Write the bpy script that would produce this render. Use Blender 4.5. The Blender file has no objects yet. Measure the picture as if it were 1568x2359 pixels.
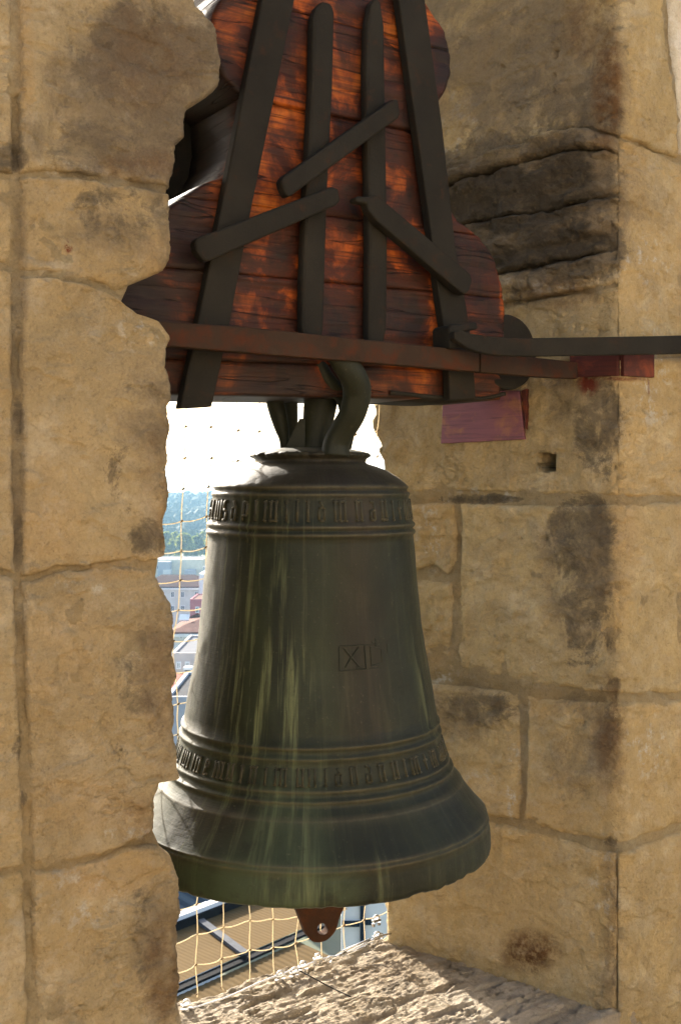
import bpy, bmesh, math, random
import numpy as np
from mathutils import Vector, Matrix
random.seed(7); rng = np.random.default_rng(7)
S = bpy.context.scene
COL = S.collection

# ------------------------------------------------------------------ camera, sky, sun, exposure
# eye at the origin, looking along +Y; "pixels" below are the 1568x2358 tracing grid
F, CX, CY = 2500.0, 784.0, 1120.0
cam = bpy.data.cameras.new('camera'); co = bpy.data.objects.new('camera', cam); COL.objects.link(co)
co.rotation_euler = (math.radians(90), 0, 0)
cam.sensor_fit = 'VERTICAL'; cam.sensor_height = 23.7; cam.sensor_width = 23.7
cam.lens = F/2358.2*23.7
cam.shift_y = -59/2358.2
cam.clip_start = 0.05; cam.clip_end = 20000
cam.dof.use_dof = True; cam.dof.focus_distance = 2.55; cam.dof.aperture_fstop = 11.0
S.camera = co

SUN_AZ, SUN_EL = math.radians(30.0), math.radians(25)      # azimuth to the left of the view axis
W = bpy.data.worlds.new('World'); S.world = W; W.use_nodes = True
nt = W.node_tree; nt.nodes.clear()
sky = nt.nodes.new('ShaderNodeTexSky'); sky.sky_type = 'NISHITA'; sky.sun_disc = False
sky.sun_elevation = SUN_EL; sky.sun_rotation = -SUN_AZ
sky.air_density = 1.0; sky.dust_density = 4.0; sky.ozone_density = 1.0
bg = nt.nodes.new('ShaderNodeBackground'); bg.inputs['Strength'].default_value = 0.12
wo = nt.nodes.new('ShaderNodeOutputWorld')
nt.links.new(sky.outputs[0], bg.inputs[0]); nt.links.new(bg.outputs[0], wo.inputs[0])
sun = bpy.data.lights.new('sun', 'SUN'); so = bpy.data.objects.new('sun', sun); COL.objects.link(so)
sun.energy = 5.0; sun.angle = math.radians(0.53); sun.color = (1.0, 0.93, 0.82)
so.rotation_euler = Vector((-math.sin(SUN_AZ)*math.cos(SUN_EL), math.cos(SUN_AZ)*math.cos(SUN_EL), math.sin(SUN_EL))).to_track_quat('Z', 'Y').to_euler()
S.view_settings.view_transform = 'Standard'; S.view_settings.look = 'None'
S.view_settings.gamma = 1.0; S.view_settings.use_curve_mapping = False
S.view_settings.exposure = 1.95

# ------------------------------------------------------------------ frame of the belfry wall
YAW = math.atan(2500/3616.0)                                # the wall recedes to the right
T = np.array([math.cos(YAW), math.sin(YAW), 0.0])           # along the wall
O = np.array([-math.sin(YAW), math.cos(YAW), 0.0])          # outward through the wall
Z = np.array([0, 0, 1.0])
W_IN, W_OUT = 2.037, 2.807
U_RN, U_RF = 2.347, 2.123                                   # right jamb, near and far corner
SILL = -1.477

def ray(x, y):
    x = np.asarray(x, float); y = np.asarray(y, float)
    return np.stack([(x-CX)/F, np.ones_like(x), -(y-CY)/F], -1)
def on_w(x, y, w):                                          # pixel -> point on the wall-parallel plane at depth w
    r = ray(x, y); return r*(w/(r@O))[..., None]
def at(x, y, d): return ray(x, y)*d
def uvw(P): return P@T, P[..., 2], P@O
def xyz(u, v, w):
    u = np.asarray(u, float)[..., None]; v = np.asarray(v, float)[..., None]; w = np.asarray(w, float)[..., None]
    return u*T + v*Z + w*O

# ------------------------------------------------------------------ numeric noise
def _h(i, j, k):
    n = (i*374761393 + j*668265263 + k*2147483647 + 1013904223) & 0xFFFFFFFF
    n = ((n ^ (n >> 13))*1274126177) & 0xFFFFFFFF
    n = ((n ^ (n >> 16))*2246822519) & 0xFFFFFFFF
    return ((n ^ (n >> 15)) & 0xFFFF)/32767.5 - 1.0
def vnoise(P):
    P = np.asarray(P, float); i0 = np.floor(P).astype(np.int64); f = P-i0; f = f*f*(3-2*f)
    r = 0
    for a in (0, 1):
        for b in (0, 1):
            for c in (0, 1):
                wgt = (f[..., 0] if a else 1-f[..., 0])*(f[..., 1] if b else 1-f[..., 1])*(f[..., 2] if c else 1-f[..., 2])
                r = r + wgt*_h(i0[..., 0]+a, i0[..., 1]+b, i0[..., 2]+c)
    return r
def fbm(P, oct=4, gain=.5):
    s, a, P = 0, 1.0, np.asarray(P, float)
    for o in range(oct):
        s = s + a*vnoise(P + 17.3*o); P = P*2.03; a *= gain
    return s
def sstep(a, b, x):
    t = np.clip((x-a)/(b-a), 0, 1); return t*t*(3-2*t)

# ------------------------------------------------------------------ objects
def tag(o, label=None, cat=None, group=None, kind=None):
    for k, v in (('label', label), ('category', cat), ('group', group), ('kind', kind)):
        if v: o[k] = v
    return o
ORG = {}
def thing(name, loc, label, cat, group=None):
    o = bpy.data.objects.new(name, None); COL.objects.link(o)
    o.location = [float(c) for c in loc]; o.empty_display_size = .1
    ORG[o.name] = np.array(o.location)
    return tag(o, label, cat, group)
def mk(name, V, Fc, mat, parent=None, smooth=True, attrs=None, uv=None, org=None):
    V = np.asarray(V, float)
    if org is None: org = np.zeros(3)
    base = ORG[parent.name] if parent is not None else np.zeros(3)
    org = np.asarray(org, float)
    if parent is not None and not org.any(): org = base
    me = bpy.data.meshes.new(name)
    me.from_pydata((V-org).tolist(), [], [list(map(int, f)) for f in Fc])
    me.validate(); me.update()
    if attrs:
        for k, a in attrs.items():
            at_ = me.attributes.new(k, 'FLOAT', 'POINT'); at_.data.foreach_set('value', np.asarray(a, np.float32))
    if uv is not None:
        ul = me.uv_layers.new(name='UVMap')
        idx = np.empty(len(me.loops), np.int32); me.loops.foreach_get('vertex_index', idx)
        ul.data.foreach_set('uv', np.asarray(uv, np.float32)[idx].ravel())
    if smooth: me.polygons.foreach_set('use_smooth', np.ones(len(me.polygons), bool))
    if mat: me.materials.append(mat)
    o = bpy.data.objects.new(name, me); COL.objects.link(o)
    o.location = [float(c) for c in (org-base)]
    if parent is not None: o.parent = parent
    ORG[o.name] = org.copy()
    return o
def recalc(o):
    bm = bmesh.new(); bm.from_mesh(o.data); bmesh.ops.recalc_face_normals(bm, faces=bm.faces); bm.to_mesh(o.data); bm.free(); return o
def bevel(o, w=.003, seg=2, ang=30):
    m = o.modifiers.new('bevel', 'BEVEL'); m.width = w; m.segments = seg; m.limit_method = 'ANGLE'; m.angle_limit = math.radians(ang); return o
class MB:
    def __init__(s): s.V = []; s.F = []
    def add(s, V, Fc):
        b = len(s.V); s.V += [tuple(map(float, v)) for v in V]; s.F += [[i+b for i in f] for f in Fc]
    def box(s, c, sx, sy, sz, ax=None):
        c = np.asarray(c, float); ax = ax or (np.array([1, 0, 0.]), np.array([0, 1., 0]), Z)
        V = [c + a*sx/2*ax[0] + b*sy/2*ax[1] + d*sz/2*ax[2] for d in (-1, 1) for b in (-1, 1) for a in (-1, 1)]
        s.add(V, [(0, 2, 3, 1), (4, 5, 7, 6), (0, 1, 5, 4), (2, 6, 7, 3), (0, 4, 6, 2), (1, 3, 7, 5)])
    def tube(s, P, R, n=10, cap=True, flat=1.0, up=None):
        P = np.asarray(P, float); R = np.broadcast_to(np.asarray(R, float), (len(P),))
        t = np.gradient(P, axis=0); t /= np.linalg.norm(t, axis=1)[:, None]+1e-12
        up = np.array([0, 0, 1.]) if up is None else np.asarray(up, float)
        if abs(t[0]@up) > .95: up = np.array([1., 0, 0])
        rings = []; a = np.cross(t[0], up); a /= np.linalg.norm(a)
        for i in range(len(P)):
            a = a - t[i]*(a@t[i]); a /= np.linalg.norm(a); b = np.cross(t[i], a)
            th = np.arange(n)/n*2*math.pi
            rings.append(P[i] + R[i]*(np.cos(th)[:, None]*a + flat*np.sin(th)[:, None]*b))
        Fc = []
        for i in range(len(P)-1):
            for k in range(n):
                k2 = (k+1) % n; Fc.append((i*n+k, i*n+k2, (i+1)*n+k2, (i+1)*n+k))
        if cap: Fc.append(tuple(range(n))[::-1]); Fc.append(tuple((len(P)-1)*n+k for k in range(n)))
        s.add(np.concatenate(rings), Fc)
    def build(s, name, mat, parent=None, smooth=False): return mk(name, s.V, s.F, mat, parent, smooth)
def spline(P, n=8):
    P = np.asarray(P, float); Q = np.vstack([2*P[0]-P[1], P, 2*P[-1]-P[-2]]); out = []
    for i in range(1, len(Q)-2):
        for t in np.linspace(0, 1, n, endpoint=False):
            a, b, c, d = Q[i-1:i+3]
            out.append(.5*((2*b)+(-a+c)*t+(2*a-5*b+4*c-d)*t*t+(-a+3*b-3*c+d)*t**3))
    out.append(P[-1]); return np.array(out)

# ------------------------------------------------------------------ materials
class NT:
    def __init__(s, name):
        s.m = bpy.data.materials.new(name); s.m.use_nodes = True; s.t = s.m.node_tree; s.t.nodes.clear()
        s.out = s.n('ShaderNodeOutputMaterial'); s.b = s.n('ShaderNodeBsdfPrincipled'); s.l(s.b.outputs[0], s.out.inputs[0])
    def n(s, t, **k):
        x = s.t.nodes.new(t)
        for a, v in k.items(): setattr(x, a, v)
        return x
    def l(s, a, b): s.t.links.new(a, b)
    def put(s, v, sock):
        if isinstance(v, bpy.types.NodeSocket): s.l(v, sock)
        elif isinstance(v, (tuple, list)) and len(v) == 3 and sock.type == 'RGBA': sock.default_value = (*v, 1)
        else: sock.default_value = v
    def obj(s): return s.n('ShaderNodeTexCoord').outputs['Object']
    def map(s, v, scale=(1, 1, 1), rot=(0, 0, 0), loc=(0, 0, 0)):
        m = s.n('ShaderNodeMapping'); s.l(v, m.inputs[0]); m.inputs['Scale'].default_value = scale; m.inputs['Rotation'].default_value = rot; m.inputs['Location'].default_value = loc
        return m.outputs[0]
    def noise(s, v, sc, det=6, rough=.6, dist=0, col=False):
        x = s.n('ShaderNodeTexNoise'); s.l(v, x.inputs['Vector']); x.inputs['Scale'].default_value = sc; x.inputs['Detail'].default_value = det
        x.inputs['Roughness'].default_value = rough; x.inputs['Distortion'].default_value = dist
        return x.outputs['Color' if col else 'Fac']
    def vor(s, v, sc, feat='F1'):
        x = s.n('ShaderNodeTexVoronoi', feature=feat); s.l(v, x.inputs['Vector']); x.inputs['Scale'].default_value = sc; return x.outputs['Distance']
    def ramp(s, v, *st):
        x = s.n('ShaderNodeValToRGB'); s.l(v, x.inputs[0]); e = x.color_ramp.elements
        while len(e) < len(st): e.new(.5)
        for el, (p, c) in zip(e, st):
            el.position = p; el.color = (*c, 1) if isinstance(c, (tuple, list)) else (c, c, c, 1)
        return x.outputs[0]
    def mix(s, f, a, b, mode='MIX'):
        x = s.n('ShaderNodeMix', data_type='RGBA', blend_type=mode); s.put(f, x.inputs[0]); s.put(a, x.inputs[6]); s.put(b, x.inputs[7]); return x.outputs[2]
    def math(s, op, a, b=0.0, clamp=False):
        x = s.n('ShaderNodeMath', operation=op, use_clamp=clamp); s.put(a, x.inputs[0]); s.put(b, x.inputs[1]); return x.outputs[0]
    def attr(s, nm): return s.n('ShaderNodeAttribute', attribute_name=nm).outputs['Fac']
    def bump(s, h, st=.5, d=.01, prev=None):
        x = s.n('ShaderNodeBump'); x.inputs['Strength'].default_value = st; x.inputs['Distance'].default_value = d; s.l(h, x.inputs['Height'])
        if prev: s.l(prev, x.inputs['Normal'])
        return x.outputs[0]
    def fin(s, col, rough=.8, norm=None, metal=0, spec=.3):
        s.put(col, s.b.inputs['Base Color']); s.put(rough, s.b.inputs['Roughness']); s.put(metal, s.b.inputs['Metallic']); s.b.inputs['Specular IOR Level'].default_value = spec
        if norm: s.l(norm, s.b.inputs['Normal'])
        return s.m

def stone_mat(name, c0, c1, c2, coarse=1.0, spk=.5, bumpk=1.0):
    m = NT(name); v = m.obj()
    big = m.noise(v, 2.6, 5, .6, .4); mid = m.noise(v, 9, 7, .65, .3); fine = m.noise(v, 85, 6, .72)
    vs = m.map(v, (30, 30, 7)); streak = m.noise(vs, 1.0, 6, .65, .6)
    c = m.mix(m.ramp(big, (.36, 0), (.64, 1)), c0, c1)
    rnd_ = m.n('ShaderNodeObjectInfo').outputs['Random']; c = m.mix(.8, c, m.ramp(rnd_, (.0, (.82, .80, .80)), (.35, (1.0, 1.0, 1.0)), (.7, (.95, .90, .84)), (1.0, (1.0, .97, .88))), 'MULTIPLY')
    c = m.mix(m.math('MULTIPLY', m.ramp(mid, (.5, 0), (.68, 1)), .75), c, c2)
    zone = m.noise(v, 1.7, 8, .68, .8); c = m.mix(m.ramp(zone, (.47, 0), (.62, .42)), c, tuple(.55*k for k in c0))
    oc = m.math('MULTIPLY', m.attr('ochre'), m.ramp(mid, (.3, .15), (.6, .75)))
    c = m.mix(oc, c, (.42, .25, .09))
    c = m.mix(m.math('MULTIPLY', m.ramp(streak, (.5, 0), (.75, 1)), .3), c, tuple(.62*k for k in c0))
    pl = m.math('MULTIPLY', m.ramp(m.noise(v, 26, 8, .72), (.52, 0), (.62, 1)), m.math('ADD', m.attr('pale'), .16), True)
    c = m.mix(pl, c, (.50, .46, .38))
    br = m.math('MULTIPLY', m.ramp(m.noise(v, 14, 8, .75, .5), (.55, 0), (.70, 1)), .34)
    c = m.mix(br, c, (.19, .115, .05))
    sn = m.math('MULTIPLY', m.math('SUBTRACT', m.noise(v, 8, 10, .78, .4), .5), 3.4)
    st = m.math('MULTIPLY', m.ramp(m.math('ADD', m.attr('stain'), sn), (.42, 0), (.66, .7), (1.0, 1)), m.math('MINIMUM', m.math('MULTIPLY', m.attr('stain'), 3.0), 1.0), True)
    c = m.mix(m.math('MULTIPLY', st, .86), c, (.070, .058, .043))
    fr = m.math('MULTIPLY', m.ramp(m.noise(m.map(v, (3.4, 3.4, 5.0)), 1.0, 10, .76, .9), (.50, 0), (.545, 1)), m.ramp(m.noise(v, 1.3, 3), (.38, .1), (.6, .8))); c = m.mix(m.math('MULTIPLY', fr, .55), c, (.30, .225, .125))
    dm = m.math('MULTIPLY', m.ramp(m.math('ADD', m.attr('dirt_shade'), m.math('MULTIPLY', m.math('SUBTRACT', m.noise(v, 4.5, 9, .72, .5), .5), 2.2)), (.25, 0), (.75, 1)), m.math('MINIMUM', m.math('MULTIPLY', m.attr('dirt_shade'), 2.5), 1.0), True)
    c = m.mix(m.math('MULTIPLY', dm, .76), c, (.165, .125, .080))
    so_ = m.ramp(m.math('ADD', m.attr('soot_shade'), m.math('MULTIPLY', m.math('SUBTRACT', m.noise(m.map(v, (7, 7, 16)), 1.0, 9, .72, .5), .5), 2.6)), (.40, 0), (1.15, .82))
    c = m.mix(m.math('MULTIPLY', so_, m.math('MINIMUM', m.math('MULTIPLY', m.attr('soot_shade'), 3.0), 1.0)), c, (.038, .031, .022))
    bs = m.math('MULTIPLY', m.attr('brown'), m.ramp(m.noise(v, 22, 8, .75), (.36, 0), (.56, 1)), True)
    c = m.mix(bs, c, (.13, .065, .025))
    ru = m.math('MULTIPLY', m.attr('rust'), m.ramp(m.noise(v, 40, 6, .7), (.38, 0), (.5, 1)), True)
    c = m.mix(ru, c, (.13, .022, .010))
    pit = m.ramp(fine, (.28, .45), (.48, 1))
    c = m.mix(.5, c, pit, 'MULTIPLY'); c = m.mix(.28, c, m.ramp(m.noise(v, 190, 3, .7), (.32, .66), (.68, 1.22)), 'MULTIPLY')
    spots = m.ramp(m.vor(v, 55), (.06, 0), (.13, 1)); sp2 = m.ramp(m.noise(v, 5, 4), (.48, 1), (.58, 0))
    c = m.mix(m.math('MULTIPLY', m.math('SUBTRACT', 1.0, m.math('MAXIMUM', spots, sp2)), .35), c, (.10, .06, .03))
    h1 = m.noise(v, 28*coarse, 8, .7, .4); h2 = m.noise(v, 130*coarse, 5, .7)
    n = m.bump(h1, .85*bumpk, .026); n = m.bump(h2, .8*bumpk, .007, n); n = m.bump(streak, .3*bumpk, .008, n)
    rg = m.n('ShaderNodeTexNoise', noise_type='RIDGED_MULTIFRACTAL'); m.l(m.map(v, (9, 9, 15)), rg.inputs['Vector']); rg.inputs['Scale'].default_value = 1.0; rg.inputs['Detail'].default_value = 9; rg.inputs['Roughness'].default_value = .62; rg.inputs['Distortion'].default_value = .5
    n = m.bump(rg.outputs[0], .3*bumpk, .007, n)
    n = m.bump(spots, .25*bumpk, .004, n)
    return m.fin(c, .92, n, 0, .15)
M = {}
M['stone'] = stone_mat('limestone', (.45, .343, .181), (.49, .369, .185), (.54, .445, .285))
M['stone_l'] = stone_mat('limestone left', (.447, .347, .196), (.402, .298, .153), (.52, .426, .284))
M['sill'] = stone_mat('sill stone', (.60, .50, .37), (.52, .41, .28), (.66, .57, .45), 1.3, .5, 1.6)
M['mortar'] = stone_mat('mortar', (.46, .359, .206), (.42, .323, .176), (.51, .435, .29), 2.0, .5, 1.3)
M['plaster'] = stone_mat('plaster', (.52, .48, .40), (.47, .42, .33), (.55, .52, .46), .8, .5, .4)

def wood_mat():
    m = NT('varnished wood'); v = m.obj()
    g = m.map(v, (1, 1, 1), (0, 0, -YAW))
    gr = m.noise(m.map(g, (2.0, 2.0, 95)), 1.0, 8, .68, .4); gr2 = m.noise(m.map(g, (7, 7, 190)), 1.0, 5, .7, .3)
    pat = m.noise(m.map(g, (6.5, 5, 6.0)), 1.0, 6, .62, .5); sd = m.noise(m.map(g, (22, 22, 5)), 1.0, 5, .6, .3)
    c = m.ramp(pat, (.40, (.012, .006, .0035)), (.51, (.060, .012, .003)), (.59, (.27, .055, .005)), (.74, (.56, .155, .013)))
    c = m.mix(m.ramp(gr, (.34, .85), (.52, 0)), c, (.022, .008, .004))
    c = m.mix(m.ramp(sd, (.36, .6), (.50, 0)), c, (.04, .010, .004))
    c = m.mix(m.ramp(gr2, (.34, .55), (.46, 0)), c, (.03, .010, .005))
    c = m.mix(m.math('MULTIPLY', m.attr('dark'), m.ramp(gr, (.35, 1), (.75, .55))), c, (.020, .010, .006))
    c = m.mix(m.attr('grey'), c, m.mix(gr, (.010, .009, .008), (.055, .047, .04)))  # weathered grey side faces, with their shade put into the colour
    ck = m.ramp(m.noise(m.map(g, (1.2, 1.2, 22), loc=(3, 1, 2)), 1.0, 3, .5, .4), (.493, 1), (.5, 0), (.507, 1))
    c = m.mix(m.math('SUBTRACT', 1.0, ck), c, (.006, .004, .003))
    n = m.bump(gr, .5, .006); n = m.bump(gr2, .5, .003, n); n = m.bump(ck, .6, .004, n)
    return m.fin(c, .55, n, 0, .2)
M['wood'] = wood_mat()
def plain_wood(name, a, b, c_, rough=.5):
    m = NT(name); v = m.map(m.obj(), (1, 1, 1), (0, 0, -YAW))
    gr = m.noise(m.map(v, (6, 6, 60)), 1.0, 7, .65, .5); p = m.noise(v, 14, 5, .65, .4); w = m.noise(m.map(v, (4, 4, 90)), 1., 5, .7)
    c = m.mix(m.ramp(gr, (.35, 0), (.65, 1)), a, b); c = m.mix(m.ramp(p, (.52, 0), (.68, .85)), c, c_)
    c = m.mix(m.ramp(w, (.36, .5), (.46, 0)), c, tuple(.4*k for k in a))
    return m.fin(c, rough, m.bump(gr, .3, .004), 0, .35)
M['purple'] = plain_wood('purple stained board', (.125, .042, .060), (.17, .060, .075), (.24, .105, .05))
M['redwood'] = plain_wood('red painted timber', (.038, .005, .002), (.06, .008, .003), (.15, .028, .006), .75)
def iron_mat(name, base, rust, amt, rough=.62, spec=.35):
    m = NT(name); v = m.obj()
    n1 = m.noise(v, 22, 8, .7, .3); n2 = m.noise(v, 120, 5, .7); n3 = m.noise(v, 6, 5, .6)
    c = m.mix(m.ramp(n3, (.35, 0), (.65, 1)), base, tuple(k*1.5 for k in base))
    c = m.mix(m.ramp(n1, (.62-amt*.3, 0), (.72-amt*.15, 1)), c, rust)
    c = m.mix(m.ramp(n2, (.66, 0), (.72, .5)), c, tuple(min(1, k*3.2) for k in base))
    n = m.bump(n1, .5, .005); n = m.bump(n2, .5, .003, n)
    return m.fin(c, rough, n, 0, spec)
M['iron'] = iron_mat('dark painted iron', (.0125, .0108, .0078), (.030, .015, .008), .18, .8, .12)
M['rust'] = iron_mat('rusty iron', (.026, .0155, .0095), (.055, .0165, .007), .5, .85, .12)
M['clap'] = iron_mat('rusted clapper iron', (.038, .018, .010), (.075, .028, .011), .5, .85, .12)
M['steel'] = NT('galvanised steel').fin((.62, .62, .62), .25, None, 1.0)
def bell_mat(rel=0.0):
    m = NT('bell bronze'); uv = m.n('ShaderNodeTexCoord').outputs['UV']; v = m.obj()
    st = m.noise(m.map(uv, (34, 2.6, 1)), 1.0, 6, .65, .35); st2 = m.noise(m.map(uv, (95, 4.5, 1), loc=(5, 2, 0)), 1.0, 6, .7, .5)
    bl = m.noise(m.map(uv, (5, 3.5, 1)), 1.0, 6, .65, .5); fi = m.noise(v, 90, 6, .7); md = m.noise(v, 16, 7, .68)
    ring = m.noise(m.map(uv, (2.0, 130, 1)), 1.0, 6, .7)
    c = m.mix(m.ramp(bl, (.35, 0), (.65, 1)), (.0080, .0090, .0040), (.0150, .0166, .0066))
    redm = m.math('MULTIPLY', m.attr('red'), m.ramp(st, (.3, .3), (.6, 1)), True)
    c = m.mix(redm, c, (.032, .017, .011))
    sk = m.math('MULTIPLY', m.ramp(st, (.50, 0), (.66, 1)), m.ramp(st2, (.36, 0), (.54, 1)))
    sk = m.math('MULTIPLY', sk, m.math('ADD', m.attr('streak'), .04), True)
    c = m.mix(sk, c, (.108, .118, .052))
    gr = m.math('MULTIPLY', m.attr('green'), m.ramp(bl, (.33, .1), (.62, 1)), True)
    c = m.mix(m.math('MULTIPLY', gr, .75), c, (.046, .062, .028))
    c = m.mix(m.math('MULTIPLY', m.attr('crest'), m.ramp(md, (.35, .15), (.6, .65))), c, (.085, .070, .038))
    c = m.mix(m.ramp(md, (.57, 0), (.70, .6)), c, (.014, .012, .007))
    c = m.mix(m.ramp(fi, (.62, 0), (.72, .5)), c, (.09, .085, .05))
    n = m.bump(md, .25, .006); n = m.bump(fi, .3, .002, n); n = m.bump(ring, .22, .003, n)
    r = m.math('ADD', m.math('MULTIPLY', md, .25), .46)
    m.b.inputs['Sheen Weight'].default_value = .08; m.b.inputs['Sheen Roughness'].default_value = .35; m.b.inputs['Sheen Tint'].default_value = (.8, .78, .68, 1)
    return m.fin(c, r, n, 0.0, .22)
M['bell'] = bell_mat()
def cord_mat():
    m = NT('cord'); v = m.obj(); c = m.mix(m.noise(v, 160, 3), (.72, .62, .46), (.82, .74, .58))
    m.fin(c, .8); t = m.n('ShaderNodeBsdfTranslucent'); m.l(c, t.inputs[0]); ms = m.n('ShaderNodeMixShader'); ms.inputs[0].default_value = .55
    m.l(m.b.outputs[0], ms.inputs[1]); m.l(t.outputs[0], ms.inputs[2]); m.l(ms.outputs[0], m.out.inputs[0]); return m.m
M['cord'] = cord_mat()
M['knot'] = NT('knot').fin((.20, .14, .07), .9)
def flat_mat(name, c, var=.2, sc=3.0, rough=.8):
    m = NT(name); v = m.obj(); n = m.noise(v, sc, 6, .65)
    return m.fin(m.mix(m.ramp(n, (.3, 0), (.7, 1)), tuple(k*(1-var) for k in c), tuple(min(1, k*(1+var)) for k in c)), rough, m.bump(n, .2, .02), 0, .05)
def leaf_mat(name, a, b):
    m = NT(name); c = m.mix(m.attr('tone'), a, b); m.fin(c, .75, None, 0, .2)
    t = m.n('ShaderNodeBsdfTranslucent'); m.l(c, t.inputs[0]); ms = m.n('ShaderNodeMixShader'); ms.inputs[0].default_value = .5
    m.l(m.b.outputs[0], ms.inputs[1]); m.l(t.outputs[0], ms.inputs[2]); m.l(ms.outputs[0], m.out.inputs[0]); return m.m

# ------------------------------------------------------------------ stone patches (Coons patches in the tracing grid, thrown on the wall faces)
def resample(P, n):
    P = np.asarray(P, float); s = np.r_[0, np.cumsum(np.linalg.norm(np.diff(P, axis=0), axis=1))]
    t = np.linspace(0, s[-1], n+1); return np.stack([np.interp(t, s, P[:, 0]), np.interp(t, s, P[:, 1])], -1)
def byx(P, n, axis):                                        # resample evenly in x (axis 0) or y (axis 1)
    P = np.asarray(P, float); t = np.linspace(P[0, axis], P[-1, axis], n+1)
    return np.stack([np.interp(t, P[:, axis], P[:, 0]), np.interp(t, P[:, axis], P[:, 1])], -1) if P[-1, axis] > P[0, axis] else resample(P, n)
NRM_F = -O                                                  # room-side normal of the wall
_rd = np.array([U_RF-U_RN, W_OUT-W_IN]); _rd /= np.linalg.norm(_rd)
RDIR = _rd[0]*T + _rd[1]*O                                  # along the right reveal, outward
NRM_R = np.cross(RDIR, Z); NRM_R = NRM_R if NRM_R@T < 0 else -NRM_R
C_RN = xyz(U_RN, 0, W_IN)
def map_face(x, y): return on_w(x, y, W_IN), np.broadcast_to(NRM_F, np.shape(x)+(3,))
def map_right(x, y):
    r = ray(x, y); pf = r*(W_IN/(r@O))[..., None]; pr = r*((C_RN@NRM_R)/(r@NRM_R))[..., None]
    u = (pf@T)-U_RN; isf = u >= 0
    P = np.where(isf[..., None], pf, pr)
    dd = np.where(isf, u, -np.linalg.norm((pr-C_RN)[..., :2], axis=-1))
    k = sstep(-.035, .035, dd)[..., None]; N = NRM_F*k + NRM_R*(1-k); N /= np.linalg.norm(N, axis=-1)[..., None]
    rnd = .013*(1-np.clip(np.abs(dd)/.035, 0, 1))**2        # worn arris
    return P - N*rnd[..., None], N
BLOBS = {'stain': [], 'ochre': [], 'pale': [], 'brown': [], 'rust': [], 'dirt_shade': [], 'soot_shade': []}
def blob_val(kind, x, y):
    r = np.zeros_like(x)
    for (cx, cy, rx, ry, a) in BLOBS[kind]:
        d = ((x-cx)/rx)**2 + ((y-cy)/ry)**2; r = np.maximum(r, a*np.clip(1.25-d, 0, 1))
    return r
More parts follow.
